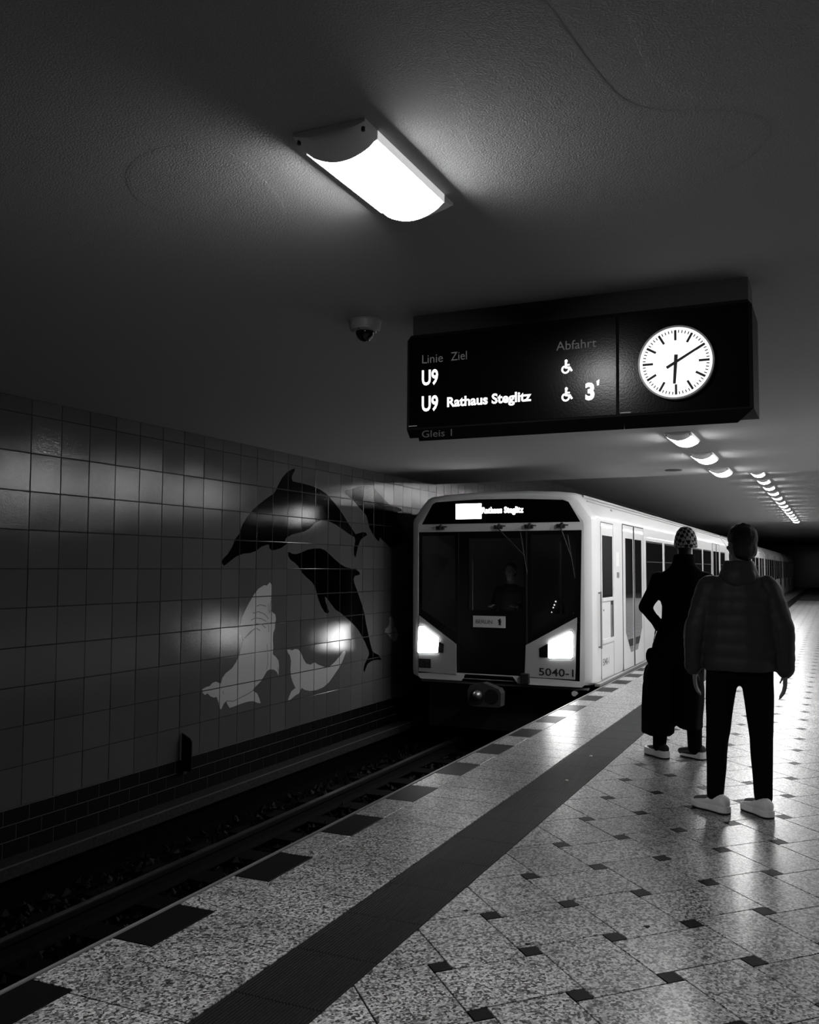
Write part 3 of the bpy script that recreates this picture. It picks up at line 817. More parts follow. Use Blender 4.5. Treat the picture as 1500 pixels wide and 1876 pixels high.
for k in range(60):
    if k % 5 == 0: mark(0.103, 0.151, 0.0105, k * 6, 'hour_mark')
    else: mark(0.1375, 0.151, 0.0042, k * 6, 'minute_mark')
mark(-0.047, 0.147, 0.0135, 60, 'minute_hand', 0.0095, lift=0.004)
mark(-0.036, 0.100, 0.0165, 184, 'hour_hand', 0.0125, lift=0.002)
disc(0.006, 0.0292, 0.0360, 16).build('hand_hub', M['clock_black'], ck)
tag(sg, 'black hanging departure board with lit train times and a round backlit clock', 'sign')

# ================================================================== THE TRAIN
tr = empty('subway_train', (-4.11, 11.88, 0.0))
tag(tr, 'white subway train with bright headlights standing at the platform', 'train')
OX, OY = -4.11, 11.88
def T_(o):
    o.matrix_parent_inverse = Matrix.Translation((-OX, -OY, 0)); return o
def tb(mb, name, mat, parent=None, **k):
    o = mb.build(name, mat, None, **k)
    o.parent = parent or tr
    if parent is None: T_(o)
    return o
HALF = [(1.262, 0.0), (1.30, 0.03), (1.308, 0.10), (1.31, 0.5), (1.31, 1.9), (1.309, 2.14), (1.297, 2.185), (1.272, 2.215), (1.15, 2.385), (1.08, 2.462), (1.02, 2.492), (0.80, 2.52), (0.4, 2.54)]
def section(d, y):
    h = [(max(w - d, 0.05), z - (d * 0.5 if z > 2 else 0)) for w, z in HALF]
    full = [(OX + w, y, z) for w, z in h] + [(OX - w, y, z) for w, z in h[::-1]]
    return full
YF = OY
def car(y0, length, nose):
    mb = MB()
    if nose: st_ = [(0.135, 0.0), (0.085, 0.012), (0.045, 0.04), (0.015, 0.10), (0.0, 0.19)]
    else: st_ = [(0.04, 0.0), (0.0, 0.03)]
    rings = [section(d, y0 + y) for d, y in st_] + [section(0, y0 + length - 0.03), section(0.04, y0 + length)]
    mb.loft(rings, cap0=not nose, cap1=True)
    # roof gutter rails
    o = tb(mb, 'car_body', M['white'], smooth=True)
    for p in o.data.polygons:
        p.use_smooth = True
    o.data.set_sharp_from_angle(angle=math.radians(28))
    g = MB()
    for s in (1, -1):
        x = OX + s * 1.085
        g.box(min(x, x + s * 0.03), max(x, x + s * 0.03), y0 + 0.25, y0 + length - 0.05, 2.44, 2.468)
        x = OX + s * 1.15
        g.box(min(x, x + s * 0.012), max(x, x + s * 0.012), y0 + 0.25, y0 + length - 0.05, 2.378, 2.392)
    tb(g, 'roof_gutter', M['train_grey'])
    tb(MB().box(OX - 1.15, OX + 1.15, y0 + 0.35, y0 + length - 0.1, -0.72, 0.0), 'underframe', M['iron'])
    s_ = MB()
    s_.box(OX + 1.27, OX + 1.337, y0 + 0.12, y0 + length - 0.02, -0.022, 0.012)
    tb(s_, 'door_sill', plain('sill aluminium', 0.6, 0.35, metal=0.6))
cars = [(YF, 16.0, True)] + [(YF + 16.45 + k * 15.95, 15.5, False) for k in range(3)]
for c_ in cars: car(*c_)
gw = MB()
for y0, ln, ns in cars[:-1]:
    gw.add([], [])
    for k in range(5):
        y = y0 + ln + 0.02 + k * 0.085
        gw.box(OX - 1.05 - 0.04 * (k % 2), OX + 1.05 + 0.04 * (k % 2), y, y + 0.08, 0.02, 2.38)
tb(gw, 'gangway_bellows', M['rubber'])

# ---- front
hw = 1.175
topc = [(w - 0.135, z - 0.0675) for w, z in HALF if z > 2.0]
outl = [(OX + 1.262 - 0.135, -0.03), (OX + w0, 0.02) if False else (OX + 1.165, 0.0), (OX + 1.175, 0.12), (OX + 1.175, 1.95)] + [(OX + w, z) for w, z in topc]
outl = outl + [(2 * OX - x, z) for x, z in outl[::-1]]
notch = [(OX - 0.525, -0.03), (OX - 0.475, 0.062), (OX + 0.205, 0.062), (OX + 0.275, -0.03)]
outl = outl + notch
wsf = [(OX - 1.165, 0.045), (OX - 0.60, 0.075), (OX + 0.38, 0.075), (OX + 1.105, 0.045), (OX + 1.145, 1.995), (OX - 1.165, 1.995)]
band = [(OX - 1.112, 2.103), (OX - 0.955, 2.378), (OX - 0.90, 2.408), (OX - 0.3, 2.432), (OX + 0.3, 2.424), (OX + 0.90, 2.395), (OX + 0.975, 2.365), (OX + 1.128, 2.103)]
p = plate([outl, wsf], FRONT(YF), -0.03, 0.002)
o = tb(p, 'front_panel', M['white']); fix_normals(o.data); o['label'] = 'white front surround'
# black frame with three openings
gl_l = [(OX - 1.125, 0.92), (OX - 0.62, 0.60), (OX - 0.62, 1.94), (OX - 1.125, 1.94)]
gl_c = [(OX - 0.43, 0.93), (OX + 0.36, 0.93), (OX + 0.36, 1.90), (OX - 0.43, 1.90)]
gl_r = [(OX + 0.45, 0.60), (OX + 1.03, 0.92), (OX + 1.075, 1.94), (OX + 0.45, 1.94)]
o = tb(plate([wsf, gl_l, gl_c, gl_r], FRONT(YF), -0.035, -0.004), 'windscreen_frame', M['black_panel']); fix_normals(o.data)
for g_ in (gl_l, gl_c, gl_r):
    tb(MB().prism(g_, FRONT(YF), -0.022, -0.014), 'windscreen_pane', M['glass'])
dd = tb(plate([[(OX - 0.56, 0.09), (OX + 0.395, 0.09), (OX + 0.395, 1.97), (OX - 0.56, 1.97)], gl_c], FRONT(YF), -0.02, 0.004), 'front_door', M['black_panel']); fix_normals(dd.data)
for x in (OX - 0.565, OX + 0.40):
    tb(MB().prism([(x - 0.008, 0.08), (x + 0.008, 0.08), (x + 0.008, 1.98), (x - 0.008, 1.98)], FRONT(YF), -0.004, 0.008), 'door_seal', M['rubber'])
tb(MB().prism(band, FRONT(YF), -0.01, 0.006), 'destination_display', M['sign_glass'])
TD = bpy.data.objects['destination_display']
tb(MB().prism([(OX - 0.604, 2.168), (OX - 0.232, 2.168), (OX - 0.232, 2.375), (OX - 0.604, 2.375)], FRONT(YF), 0.006, 0.008), 'line_number_block', M['disp'])['label'] = 'glaring white line number block'
tb(text_mesh('Rathaus Steglitz', OX - 0.225, OX + 0.362, 2.212, 2.322, FRONT(YF - 0.006), 0.03, 0.0015), 'destination_text', M['disp_txt'])['label'] = 'lit destination Rathaus Steglitz'
# corner panels
lp = [(OX - 1.165 + 0.012, 0.835), (OX - 0.598, 0.458), (OX - 0.595, 0.05), (OX - 1.155, 0.068)]
rp = [(OX + 1.075, 0.865), (OX + 0.388, 0.483), (OX + 0.372, 0.072), (OX + 1.045, 0.068)]
for q, lb in ((lp, 'white corner panel on the wall side'), (rp, 'white corner panel on the platform side')):
    o = tb(MB().prism(q, FRONT(YF), -0.01, 0.012), 'corner_panel', M['white_panel']); o['label'] = lb
hl = [(OX - 1.152, 0.672), (OX - 1.135, 0.692), (OX - 1.085, 0.694), (OX - 0.862, 0.548), (OX - 0.853, 0.53), (OX - 0.866, 0.345), (OX - 0.885, 0.330), (OX - 1.150, 0.320), (OX - 1.170, 0.340)]
hr = [(OX + 0.700, 0.535), (OX + 0.712, 0.552), (OX + 0.985, 0.684), (OX + 1.01, 0.68), (OX + 1.02, 0.655), (OX + 1.020, 0.36), (OX + 1.00, 0.338), (OX + 0.71, 0.324), (OX + 0.693, 0.34)]
def grow(q, k):
    cx = sum(a for a, b in q) / len(q); cz = sum(b for a, b in q) / len(q)
    return [(cx + (a - cx) * k, cz + (b - cz) * k) for a, b in q]
for q in (hl, hr):
    tb(MB().prism(grow(q, 1.05), FRONT(YF), 0.010, 0.014), 'headlight_bezel', M['rubber'])
    tb(MB().prism(q, FRONT(YF), 0.014, 0.024), 'headlight', M['headlight'])
for q in ([(OX - 0.85, 0.484), (OX - 0.777, 0.458), (OX - 0.787, 0.335), (OX - 0.86, 0.338)], [(OX + 0.577, 0.454), (OX + 0.688, 0.512), (OX + 0.686, 0.336), (OX + 0.576, 0.337)]):
    tb(MB().prism(q, FRONT(YF), 0.012, 0.018), 'tail_light', M['cam_dome'])
tb(text_mesh('5040-1', OX + 0.566, OX + 1.030, 0.098, 0.198, FRONT(YF - 0.012), 0.012, 0.002), 'number', M['rubber'])['label'] = 'black fleet number 5040-1'
lg = tb(MB().prism([(OX - 1.15, 0.119), (OX - 0.972, 0.119), (OX - 0.972, 0.244), (OX - 1.15, 0.244)], FRONT(YF), 0.012, 0.014), 'emblem', M['rubber'])
e_ = MB()
for (x0, x1, z0, z1) in ((-1.128, -1.105, 0.14, 0.222), (-1.105, -1.072, 0.207, 0.222), (-1.105, -1.072, 0.174, 0.188), (-1.105, -1.072, 0.14, 0.155), (-1.05, -1.0, 0.207, 0.222), (-1.05, -1.03, 0.14, 0.222), (-1.05, -1.0, 0.14, 0.155)):
    e_.prism([(OX + x0, z0), (OX + x1, z0), (OX + x1, z1), (OX + x0, z1)], FRONT(YF), 0.014, 0.015)
tb(e_, 'emblem_print', plain('emblem print', 0.03, 0.5))
tb(MB().prism([(OX - 0.352, 0.700), (OX + 0.107, 0.700), (OX + 0.107, 0.855), (OX - 0.352, 0.855)], FRONT(YF), 0.004, 0.012), 'name_plate', plain('plate white', 0.62, 0.4))
tb(text_mesh('BERLIN', OX - 0.312, OX - 0.075, 0.752, 0.802, FRONT(YF - 0.012), 0.004, 0.0015), 'plate_text', plain('plate print', 0.08, 0.6))
bear = [(0.012, 0.735), (0.02, 0.76), (0.008, 0.775), (0.012, 0.79), (0.0, 0.80), (0.008, 0.812), (0.022, 0.806), (0.022, 0.818), (0.032, 0.826), (0.040, 0.816), (0.044, 0.80), (0.048, 0.785), (0.046, 0.765), (0.042, 0.75), (0.048, 0.735), (0.034, 0.733), (0.03, 0.75), (0.024, 0.735)]
tb(MB().prism([(OX + x, z) for x, z in bear], FRONT(YF), 0.012, 0.0135), 'bear_crest', M['rubber'])
# wipers and their hinges
for k, x in enumerate((OX - 0.83, OX + 0.015, OX + 0.44, OX + 0.875)):
    mb = MB(); mb.box(x - 0.055, x + 0.055, YF - 0.05, YF, 2.025, 2.075); mb.tube((x, YF - 0.04, 2.05), 0.03, (x + 0.02, YF - 0.05, 2.075), 0.022)
    mb.box(x + 0.04, x + 0.10, YF - 0.03, YF - 0.018, 2.055, 2.07)
    h_ = tb(mb, 'wiper_hinge', M['rubber'])
    if k in (1, 3):
        x2 = x + (0.36 if k == 1 else 0.14)
        z2 = 1.42 if k == 1 else 1.38
        a_ = MB().tube((x, YF - 0.04, 2.03), 0.010, (x2, YF - 0.03, z2 + 0.25), 0.006)
        a_.tube((x2 - 0.05, YF - 0.024, z2 + 0.55), 0.007, (x2 + 0.04, YF - 0.024, z2), 0.007)
        tb(a_, 'wiper', M['rubber'])
tb(MB().box(OX + 0.322, OX + 0.442, YF - 0.06, YF, -0.02, 0.118), 'cable_socket', M['rubber'], bevel=0.012)
tb(MB().box(OX - 1.15, OX + 1.2, YF + 0.05, YF + 0.16, -0.075, -0.045), 'bumper_bar', M['train_grey'], bevel=0.01)
tb(MB().cyl((OX + 1.03, YF + 0.0, -0.113), 0.034, 0.03, 0.12, 'y'), 'track_lamp', plain('track lamp glass', 0.6, 0.2), smooth=False)
# coupler
CY = 11.66; q = CY / 11.9
def cp(x, z): return (x * q, 1.5 + (z - 1.5) * q)
hx = [cp(*t) for t in ((-4.555, -0.165), (-4.525, -0.095), (-4.333, -0.043), (-4.11, -0.118), (-4.075, -0.175), (-4.085, -0.345), (-4.115, -0.362), (-4.50, -0.362), (-4.545, -0.335))]
cpl = tb(MB().prism(hx, FRONT(CY), -0.16, 0.0), 'coupler', plain('coupler face', 0.075, 0.45, metal=0.3), bevel=0.012)
c1 = cp(-4.413, -0.232); c2 = cp(-4.213, -0.225)
def sub(mb, name, mat, par, **k):
    o = mb.build(name, mat, None, **k); o.parent = par; o.matrix_parent_inverse = Matrix.Translation((0, 0, 0)); return o
sub(MB().cyl((c1[0], CY, c1[1]), 0.10, 0.10, -0.012, 'y'), 'cone_ring', M['rubber'], cpl)
sub(MB().ball((c1[0] + 0.01, CY - 0.01, c1[1] + 0.025), 0.062, 0.10, 0.062), 'coupler_cone', M['iron_light'], cpl, smooth=True)
sub(MB().cyl((c2[0], CY, c2[1]), 0.10, 0.10, -0.006, 'y'), 'funnel_shade', plain('hollow shade', 0.002, 0.9), cpl)  # flat black disc, the shade of the funnel opening put into its colour
tb(MB().box(OX - 0.32, OX - 0.02 , CY + 0.15, YF + 0.9, -0.31, -0.13), 'drawbar', M['iron'])
# bogies
wl = []
for by in (YF + 2.6, YF + 12.8):
    bg = MB().box(OX - 0.85, OX + 0.85, by - 1.3, by + 1.3, -0.55, -0.40)
    bo = tb(bg, 'bogie', M['iron'])
    for dy in (-0.95, 0.95):
        for s in (-1, 1):
            w_ = MB().cyl((OX + s * 0.72 - 0.065, by + dy, -0.495), 0.352, 0.355, 0.13, 'x', 28)
            sub(w_, 'wheel', M['iron'], bo)
# cab inside
tb(MB().box(OX - 1.2, OX + 1.2, YF + 1.55, YF + 1.6, 0.05, 2.35), 'cab_bulkhead', M['cab'])
tb(MB().box(OX - 1.2, OX + 1.2, YF + 0.06, YF + 1.55, 0.03, 0.06), 'cab_floor', M['rubber'])
tb(MB().prism([(YF + 0.08, 0.10), (YF + 0.42, 0.10), (YF + 0.55, 0.80), (YF + 0.42, 0.86), (YF + 0.08, 0.90)], lambda u, v, a: (a, u, v), OX + 0.45, OX + 1.15), 'driver_desk', M['cab'])
for k_, (x, z, r) in enumerate(((-3.317, 1.065, .011), (-3.335, 1.02, .011), (-3.35, .985, .010), (-3.372, .925, .008), (-3.39, .893, .008), (-3.38, .765, .013), (-3.075, .915, .010))):  # small glowing dots set behind the right pane
    tb(MB().ball((x * 1.03, YF + 0.36, 1.5 + (z - 1.5) * 1.03), r, r, r, 8, 6), 'glow_dot', M['led'])
tb(MB().prism([(OX + 0.62, 0.85), (OX + 0.66, 0.70), (OX + 0.80, 0.90), (OX + 0.76, 1.09), (OX + 0.70, 1.09)], FRONT(YF + 0.42), -0.02, 0.03), 'dot_backing', M['rubber'])
tb(MB().box(OX - 0.32, OX + 0.05, YF + 0.36, YF + 0.46, 0.76, 0.78), 'face_fill', emit('face fill glow', 1.0, 2.2))  # added glowing slab, out of sight, brightens the driver's face
tb(MB().box(OX - 0.36, OX + 0.09, YF + 0.30, YF + 0.50, 0.10, 0.76), 'fill_stand', M['cab'])
for x in (OX - 0.475, OX + 0.79): tb(MB().box(x - 0.015, x + 0.015, YF + 0.25, YF + 0.28, 0.1, 2.1), 'cab_pillar', M['cab'])
for x in (OX - 1.24, OX + 1.2): tb(MB().box(x, x + 0.04, YF + 0.16, YF + 1.6, 0.05, 2.2), 'cab_lining', M['cab'])

# ---- platform side
XS = OX + 1.31
sd = SIDE(XS)
def rect(y0, y1, z0, z1): return [(y0, z0), (y1, z0), (y1, z1), (y0, z1)]
def P_(poly, a0, a1, name, mat, par=None):
    mb = MB().prism(poly, sd, a0, a1)
    o = tb(mb, name, mat) if par is None else sub(mb, name, mat, par)
    fix_normals(o.data); return o
cd = P_(rect(12.23, 12.97, 0.05, 2.11), -0.01, 0.003, 'cab_door', M['white'])
P_(rect(12.225, 12.975, 2.108, 2.118), 0.0, 0.006, 'door_seam', M['seam'], cd)
P_([(12.30, 1.11), (12.91, 1.11), (12.91, 1.94), (12.30, 1.94)], 0.003, 0.006, 'door_window', M['win'], cd)
P_(rect(12.29, 12.95, 1.062, 1.098), 0.003, 0.016, 'window_rail', M['white'], cd)
P_(rect(12.79, 12.955, 0.56, 1.055), 0.003, 0.0045, 'handle_recess', M['rubber'], cd)
P_([(12.80, 0.57), (12.855, 0.57), (12.835, 0.75), (12.85, 1.0), (12.80, 1.0)], 0.0045, 0.012, 'door_handle', M['train_grey'], cd)
P_(rect(12.30, 12.94, 0.50, 0.56), 0.003, 0.014, 'step_ledge', M['white'], cd)
P_(rect(12.345, 12.375, 0.93, 0.955), 0.003, 0.006, 'lock', M['rubber'], cd)
for y, z1 in ((12.222, 2.1), (12.978, 2.1)): P_(rect(y - 0.005, y + 0.005, 0.04, z1), 0.0, 0.0035, 'door_seam', M['seam'], cd)
hb = MB(); hb.tube((XS + 0.035, 12.075, 0.47), 0.013, (XS + 0.035, 12.075, 1.19), 0.013)
for z in (0.48, 1.18): hb.tube((XS - 0.01, 12.075, z), 0.011, (XS + 0.035, 12.075, z), 0.011)
tb(hb, 'grab_rail', M['train_grey'], smooth=True)
P_(rect(13.18, 13.37, 1.53, 1.73), 0.0, 0.002, 'notice', plain('pale notice', 0.85, 0.4))
P_(rect(13.22, 13.34, 1.37, 1.445), 0.0, 0.012, 'call_button', M['train_grey'])
tb(text_mesh('5040-1', 12.29, 12.66, 0.215, 0.305, SIDE(XS + 0.003), 0.004, 0.001), 'side_number', M['seam'])['label'] = 'small fleet number 5040-1 on the side'
def side_door(yc):
    for s in (-1, 1):
        a, b = sorted((yc + s * 0.025, yc + s * 0.80))
        lf = P_(rect(a, b, 0.03, 2.135), 0.0, 0.006, 'door_leaf', M['white'])
        g = [(yc + s * 0.085, 0.25), (yc + s * 0.26, 0.25), (yc + s * 0.62, 0.56), (yc + s * 0.62, 1.945), (yc + s * 0.085, 1.945)]
        P_(g, 0.006, 0.009, 'door_window', M['win'], lf)
        P_(rect(*sorted((yc + s * 0.80, yc + s * 0.812)), 0.03, 2.135), 0.0, 0.007, 'door_seam', M['seam'], lf)
    P_(rect(yc - 0.025, yc + 0.025, 0.03, 2.135), 0.0, 0.014, 'door_rubber', M['rubber'])
    P_(rect(yc - 0.81, yc + 0.81, 2.137, 2.15), 0.0, 0.008, 'door_header', M['seam'])
def side_window(y0, y1):
    w = P_(rect(y0, y1, 0.95, 1.955), 0.0, 0.003, 'side_window', M['rubber'])
    P_(rect(y0 + 0.03, y1 - 0.03, 0.98, 1.925), 0.003, 0.0045, 'pane', M['win'], w)
    P_(rect(y0 + 0.03, y1 - 0.03, 1.60, 1.615), 0.0045, 0.008, 'window_bar', M['rubber'], w)
for ci, (y0, ln, ns) in enumerate(cars):
    d0 = y0 + (2.53 if ns else 2.25)
    for k in range(3):
        side_door(d0 + 5.5 * k)
        if k < 2:
            side_window(d0 + 5.5 * k + 1.07, d0 + 5.5 * k + 2.67); side_window(d0 + 5.5 * k + 2.90, d0 + 5.5 * k + 4.45)
    if not ns: side_window(y0 + 0.4, y0 + 1.3)
    side_window(d0 + 12.05, y0 + ln - 0.3)

# ================================================================== PEOPLE
def fuse(mb, name, voxel, smooth_it=6, fold=0.0, fold_scale=9.0, seed=0.0, adapt=0.0):
    me = mb.mesh(name); fix_normals(me)
    o = bpy.data.objects.new(name, me); COL.objects.link(o)
    r = o.modifiers.new('remesh', 'REMESH'); r.mode = 'VOXEL'; r.voxel_size = voxel
    s = o.modifiers.new('smooth', 'SMOOTH'); s.iterations = smooth_it; s.factor = 0.5
    if adapt:
        d = o.modifiers.new('dec', 'DECIMATE'); d.ratio = adapt
    bpy.context.view_layer.update()
    out = evaluated(o)
    out.name = name
    if fold:
        for v in out.vertices:
            c = v.co
            f = noise.noise(Vector((c.x * fold_scale + seed, c.y * fold_scale, c.z * fold_scale * 0.45)))
            v.co += v.normal * f * fold
    for p in out.polygons: p.use_smooth = True
    return out

def hand(mb, wrist, d, side, scale=1.0, curl=0.5, flip=1):
    # palm along d, thumb on the side of the palm, fingers of unequal length, bent
    d = Vector(d).normalized(); sd_ = Vector(side).normalized(); sd_ = (sd_ - d * sd_.dot(d)).normalized(); nn = d.cross(sd_) * flip
    w = Vector(wrist)
    for t in (-0.028, -0.01, 0.01, 0.028):
        mb.tube(w + d * 0.015 * scale + sd_ * t * 0.6 * scale, 0.013 * scale, w + d * 0.085 * scale + sd_ * t * scale, 0.0105 * scale, 8, 3)
    for t, L in ((-0.030, 0.062), (-0.010, 0.080), (0.010, 0.088), (0.030, 0.078)):
        a = w + d * 0.09 * scale + sd_ * t * scale
        b = a + (d * math.cos(curl * 0.6) + nn * math.sin(curl * 0.6)) * L * 0.5 * scale
        c = b + (d * math.cos(curl * 1.5) + nn * math.sin(curl * 1.5)) * L * 0.5 * scale
        mb.tube(a, 0.0095 * scale, b, 0.0085 * scale, 8, 3); mb.tube(b, 0.0085 * scale, c, 0.0072 * scale, 8, 3)
    a = w + d * 0.03 * scale + sd_ * 0.028 * scale
    b = a + (d * 0.6 + sd_ * 0.7 + nn * 0.2).normalized() * 0.042 * scale
    c = b + (d * 0.9 + sd_ * 0.25 + nn * 0.3).normalized() * 0.034 * scale
    mb.tube(a, 0.013 * scale, b, 0.0105 * scale, 8, 3); mb.tube(b, 0.0105 * scale, c, 0.008 * scale, 8, 3)

def head(mb, c, yaw, k=1.0):
    # skull, jaw, nose, brow, lips, ears; the face looks along +Y turned by yaw
    R = Matrix.Rotation(yaw, 3, 'Z'); c = Vector(c)
    def q(x, y, z): return c + R @ Vector((x * k, y * k, z * k))
    mb.ball(q(0, -0.012, 0.025), 0.075 * k, 0.094 * k, 0.092 * k, 18, 12, yaw)
    mb.ball(q(0, 0.025, -0.04), 0.058 * k, 0.066 * k, 0.075 * k, 16, 10, yaw)
    mb.tube(q(-0.02, 0.055, -0.095), 0.024 * k, q(0.02, 0.055, -0.095), 0.024 * k)
    mb.tube(q(0, 0.088, 0.012), 0.008 * k, q(0, 0.104, -0.022), 0.013 * k)
    for s in (-1, 1):
        mb.tube(q(s * 0.012, 0.082, 0.024), 0.010 * k, q(s * 0.045, 0.068, 0.022), 0.009 * k)
        mb.ball(q(s * 0.046, 0.062, -0.022), 0.018 * k, 0.016 * k, 0.016 * k)
        mb.ball(q(s * 0.076, -0.01, -0.008), 0.009 * k, 0.018 * k, 0.032 * k, 10, 8, yaw)
    mb.tube(q(-0.016, 0.084, -0.054), 0.007 * k, q(0.016, 0.084, -0.054), 0.007 * k)
    mb.tube(q(-0.015, 0.082, -0.064), 0.008 * k, q(0.015, 0.082, -0.064), 0.008 * k)
    return q

def body(J, name, skin, parent, voxel=0.008, hand_side=None):
    mb = MB()
    q = head(mb, J['head'], J['face'])
    mb.tube(J['neck'], 0.058, Vector(J['head']) + Vector((0, 0, -0.05)), 0.052)
    t = J['torso']
    for a, b in zip(t, t[1:]):
        (x0, y0, z0, w0, d0), (x1, y1, z1, w1, d1) = a, b
        for s in (-1, -0.33, 0.33, 1):
            mb.tube((x0 + s * (w0 - d0), y0, z0), d0, (x1 + s * (w1 - d1), y1, z1), d1)
    for s in ('l', 'r'):
        mb.tube(J['sh' + s], 0.058, J['el' + s], 0.042); mb.tube(J['el' + s], 0.041, J['wr' + s], 0.027)
        d = Vector(J['wr' + s]) - Vector(J['el' + s]) if J.get('hd' + s) is None else Vector(J['hd' + s])
        hand(mb, J['wr' + s], d, J.get('th' + s, (0, 1, 0)), 1.0, 0.32, 1 if s == 'l' else -1)
        mb.tube(J['hip' + s], 0.090, J['kn' + s], 0.058); mb.tube(J['kn' + s], 0.056, J['an' + s], 0.037)
        a = Vector(J['an' + s]); f = Vector(J['ft' + s])
        mb.tube(a + Vector((0, 0, -0.03)), 0.036, a + f * 0.15 + Vector((0, 0, -0.055)), 0.026)
    me = fuse(mb, 'body', voxel, 4)
    o = link('body', me, skin, parent)
    for s in (-1, 1):
        e = MB().ball(q(s * 0.031, 0.0745, 0.0), 0.0125, 0.0125, 0.0125, 12, 8).build('eye', M['eye'], o, smooth=True)
    return q

def shoe(parent, heel, toe, height, upper, sole, name='shoe', label=None, chunky=1.0):
    h, t = Vector((heel[0], heel[1], 0)), Vector((toe[0], toe[1], 0))
    d = (t - h); L = d.length; d /= L; s = Vector((d.y, -d.x, 0))
    def ring(u, w, z0, z1, n=14):
        out = []
        for i in range(n):
            a = 2 * math.pi * i / n
            x = math.copysign(abs(math.cos(a)) ** 0.75, math.cos(a)) * w
            z = (z0 + z1) / 2 + math.sin(a) * (z1 - z0) / 2
            out.append(h + d * (u * L) + s * x + Vector((0, 0, z)))
        return out
    z0 = 0.026 * chunky
    up = MB().loft([ring(u, w, z0 - 0.006, z) for u, w, z in ((0.015, 0.020, 0.075), (0.05, 0.033, 0.105), (0.16, 0.039, 0.115), (0.30, 0.040, 0.112), (0.42, 0.041, 0.095), (0.60, 0.046, 0.072), (0.78, 0.048, 0.062), (0.90, 0.041, 0.055), (0.97, 0.025, 0.046), (0.99, 0.010, 0.038))])
    o = up.build(name, upper, parent, smooth=True); fix_normals(o.data)
    if label: o['label'] = label
    def outline(k): return [(u, w * k) for u, w in ((-0.01, 0.016), (0.03, 0.034), (0.14, 0.043), (0.3, 0.041), (0.45, 0.041), (0.62, 0.050), (0.78, 0.053), (0.91, 0.045), (0.985, 0.026), (1.0, 0.010))]
    def lay(z, k): 
        ol = outline(k)
        return [h + d * (u * L) + s * w + Vector((0, 0, z)) for u, w in ol] + [h + d * (u * L) - s * w + Vector((0, 0, z)) for u, w in ol[::-1]]
    so = MB().loft([lay(0.011, 0.98), lay(0.020, 1.03), lay(z0, 1.0), lay(z0 + 0.008, 0.95)]).build('midsole', sole, o, smooth=False); fix_normals(so.data)
    ou = MB().loft([lay(0.0, 0.96), lay(0.012, 0.99)]).build('outsole', M['shoe_black'], o); fix_normals(ou.data)
    return o

def ering(z, cx, cy, rx, ry, n=28, wob=0.0, ph=0.0, k=7):
    return [(cx + rx * math.cos(a) * (1 + wob * math.sin(k * a + ph)), cy + ry * math.sin(a) * (1 + wob * math.sin(k * a + ph)), z) for a in [2 * math.pi * i / n for i in range(n)]]

# ---- the person in the long black coat
p1 = empty('person', (-1.15, 7.65, 0), math.radians(8.8))
tag(p1, 'person in a long black coat and checked knit hat, standing with back turned', 'person')
J = dict(head=(0.075, 0.01, 1.715), face=math.radians(22), neck=(0.06, -0.01, 1.50),
         torso=[(0.05, 0, 1.38, 0.160, 0.065), (0.045, 0, 1.25, 0.165, 0.10), (0.04, 0, 1.10, 0.140, 0.095), (0.035, 0, 0.95, 0.165, 0.105)],
         shl=(-0.105, 0, 1.375), ell=(-0.238, -0.035, 1.19), wrl=(-0.13, 0.10, 1.03), thl=(0.3, 0.2, 1), hdl=(0.6, 0.5, -0.55),
         shr=(0.205, 0, 1.375), elr=(0.285, -0.01, 1.17), wrr=(0.265, 0.06, 0.93), thr=(-0.4, 1, 0),
         hipl=(-0.05, 0, 0.90), knl=(-0.125, 0.03, 0.50), anl=(-0.143, 0.02, 0.10), ftl=(-0.58, 0.81, 0),
         hipr=(0.12, 0, 0.90), knr=(0.118, 0.03, 0.50), anr=(0.125, 0.02, 0.10), ftr=(-0.7, 0.7, 0))
body(J, 'body', M['skin_shaded'], p1)
mb = MB()
mb.loft([ering(*t) for t in ((0.76, 0.0, 0, 0.200, 0.150), (0.86, 0.008, 0, 0.193, 0.145), (0.98, 0.028, 0, 0.186, 0.135), (1.09, 0.046, 0, 0.160, 0.128), (1.20, 0.050, 0, 0.165, 0.135), (1.31, 0.050, 0, 0.200, 0.138), (1.41, 0.05, 0, 0.205, 0.120), (1.47, 0.053, 0, 0.165, 0.10), (1.52, 0.058, -0.005, 0.105, 0.088), (1.56, 0.062, -0.005, 0.082, 0.082), (1.60, 0.064, -0.005, 0.076, 0.078))])
mb.tube((-0.125, 0, 1.405), 0.076, (-0.238, -0.035, 1.19), 0.052); mb.tube((-0.238, -0.035, 1.19), 0.050, (-0.130, 0.105, 1.03), 0.046)
mb.tube((0.225, 0, 1.405), 0.078, (0.290, -0.01, 1.17), 0.060); mb.tube((0.290, -0.01, 1.17), 0.060, (0.268, 0.055, 0.96), 0.050)
mb.loft([ering(*t, 28, 0.05, 1.0, 6) for t in ((0.19, -0.152, 0.0, 0.124, 0.150), (0.36, -0.150, 0, 0.123, 0.150), (0.57, -0.140, 0, 0.124, 0.145), (0.70, -0.110, 0, 0.120, 0.140), (0.82, -0.08, 0, 0.11, 0.135))])
mb.loft([ering(*t, 28, 0.04, 2.0, 6) for t in ((0.25, 0.093, 0.0, 0.094, 0.150), (0.40, 0.097, 0, 0.097, 0.150), (0.57, 0.098, 0, 0.099, 0.145), (0.70, 0.09, 0, 0.102, 0.140), (0.82, 0.075, 0, 0.11, 0.135))])
mb.ball((-0.205, -0.02, 0.80), 0.04, 0.06, 0.07)
link('coat', fuse(mb, 'coat', 0.0105, 5, 0.011, 11.0, 3.0), M['black_cloth'], p1)
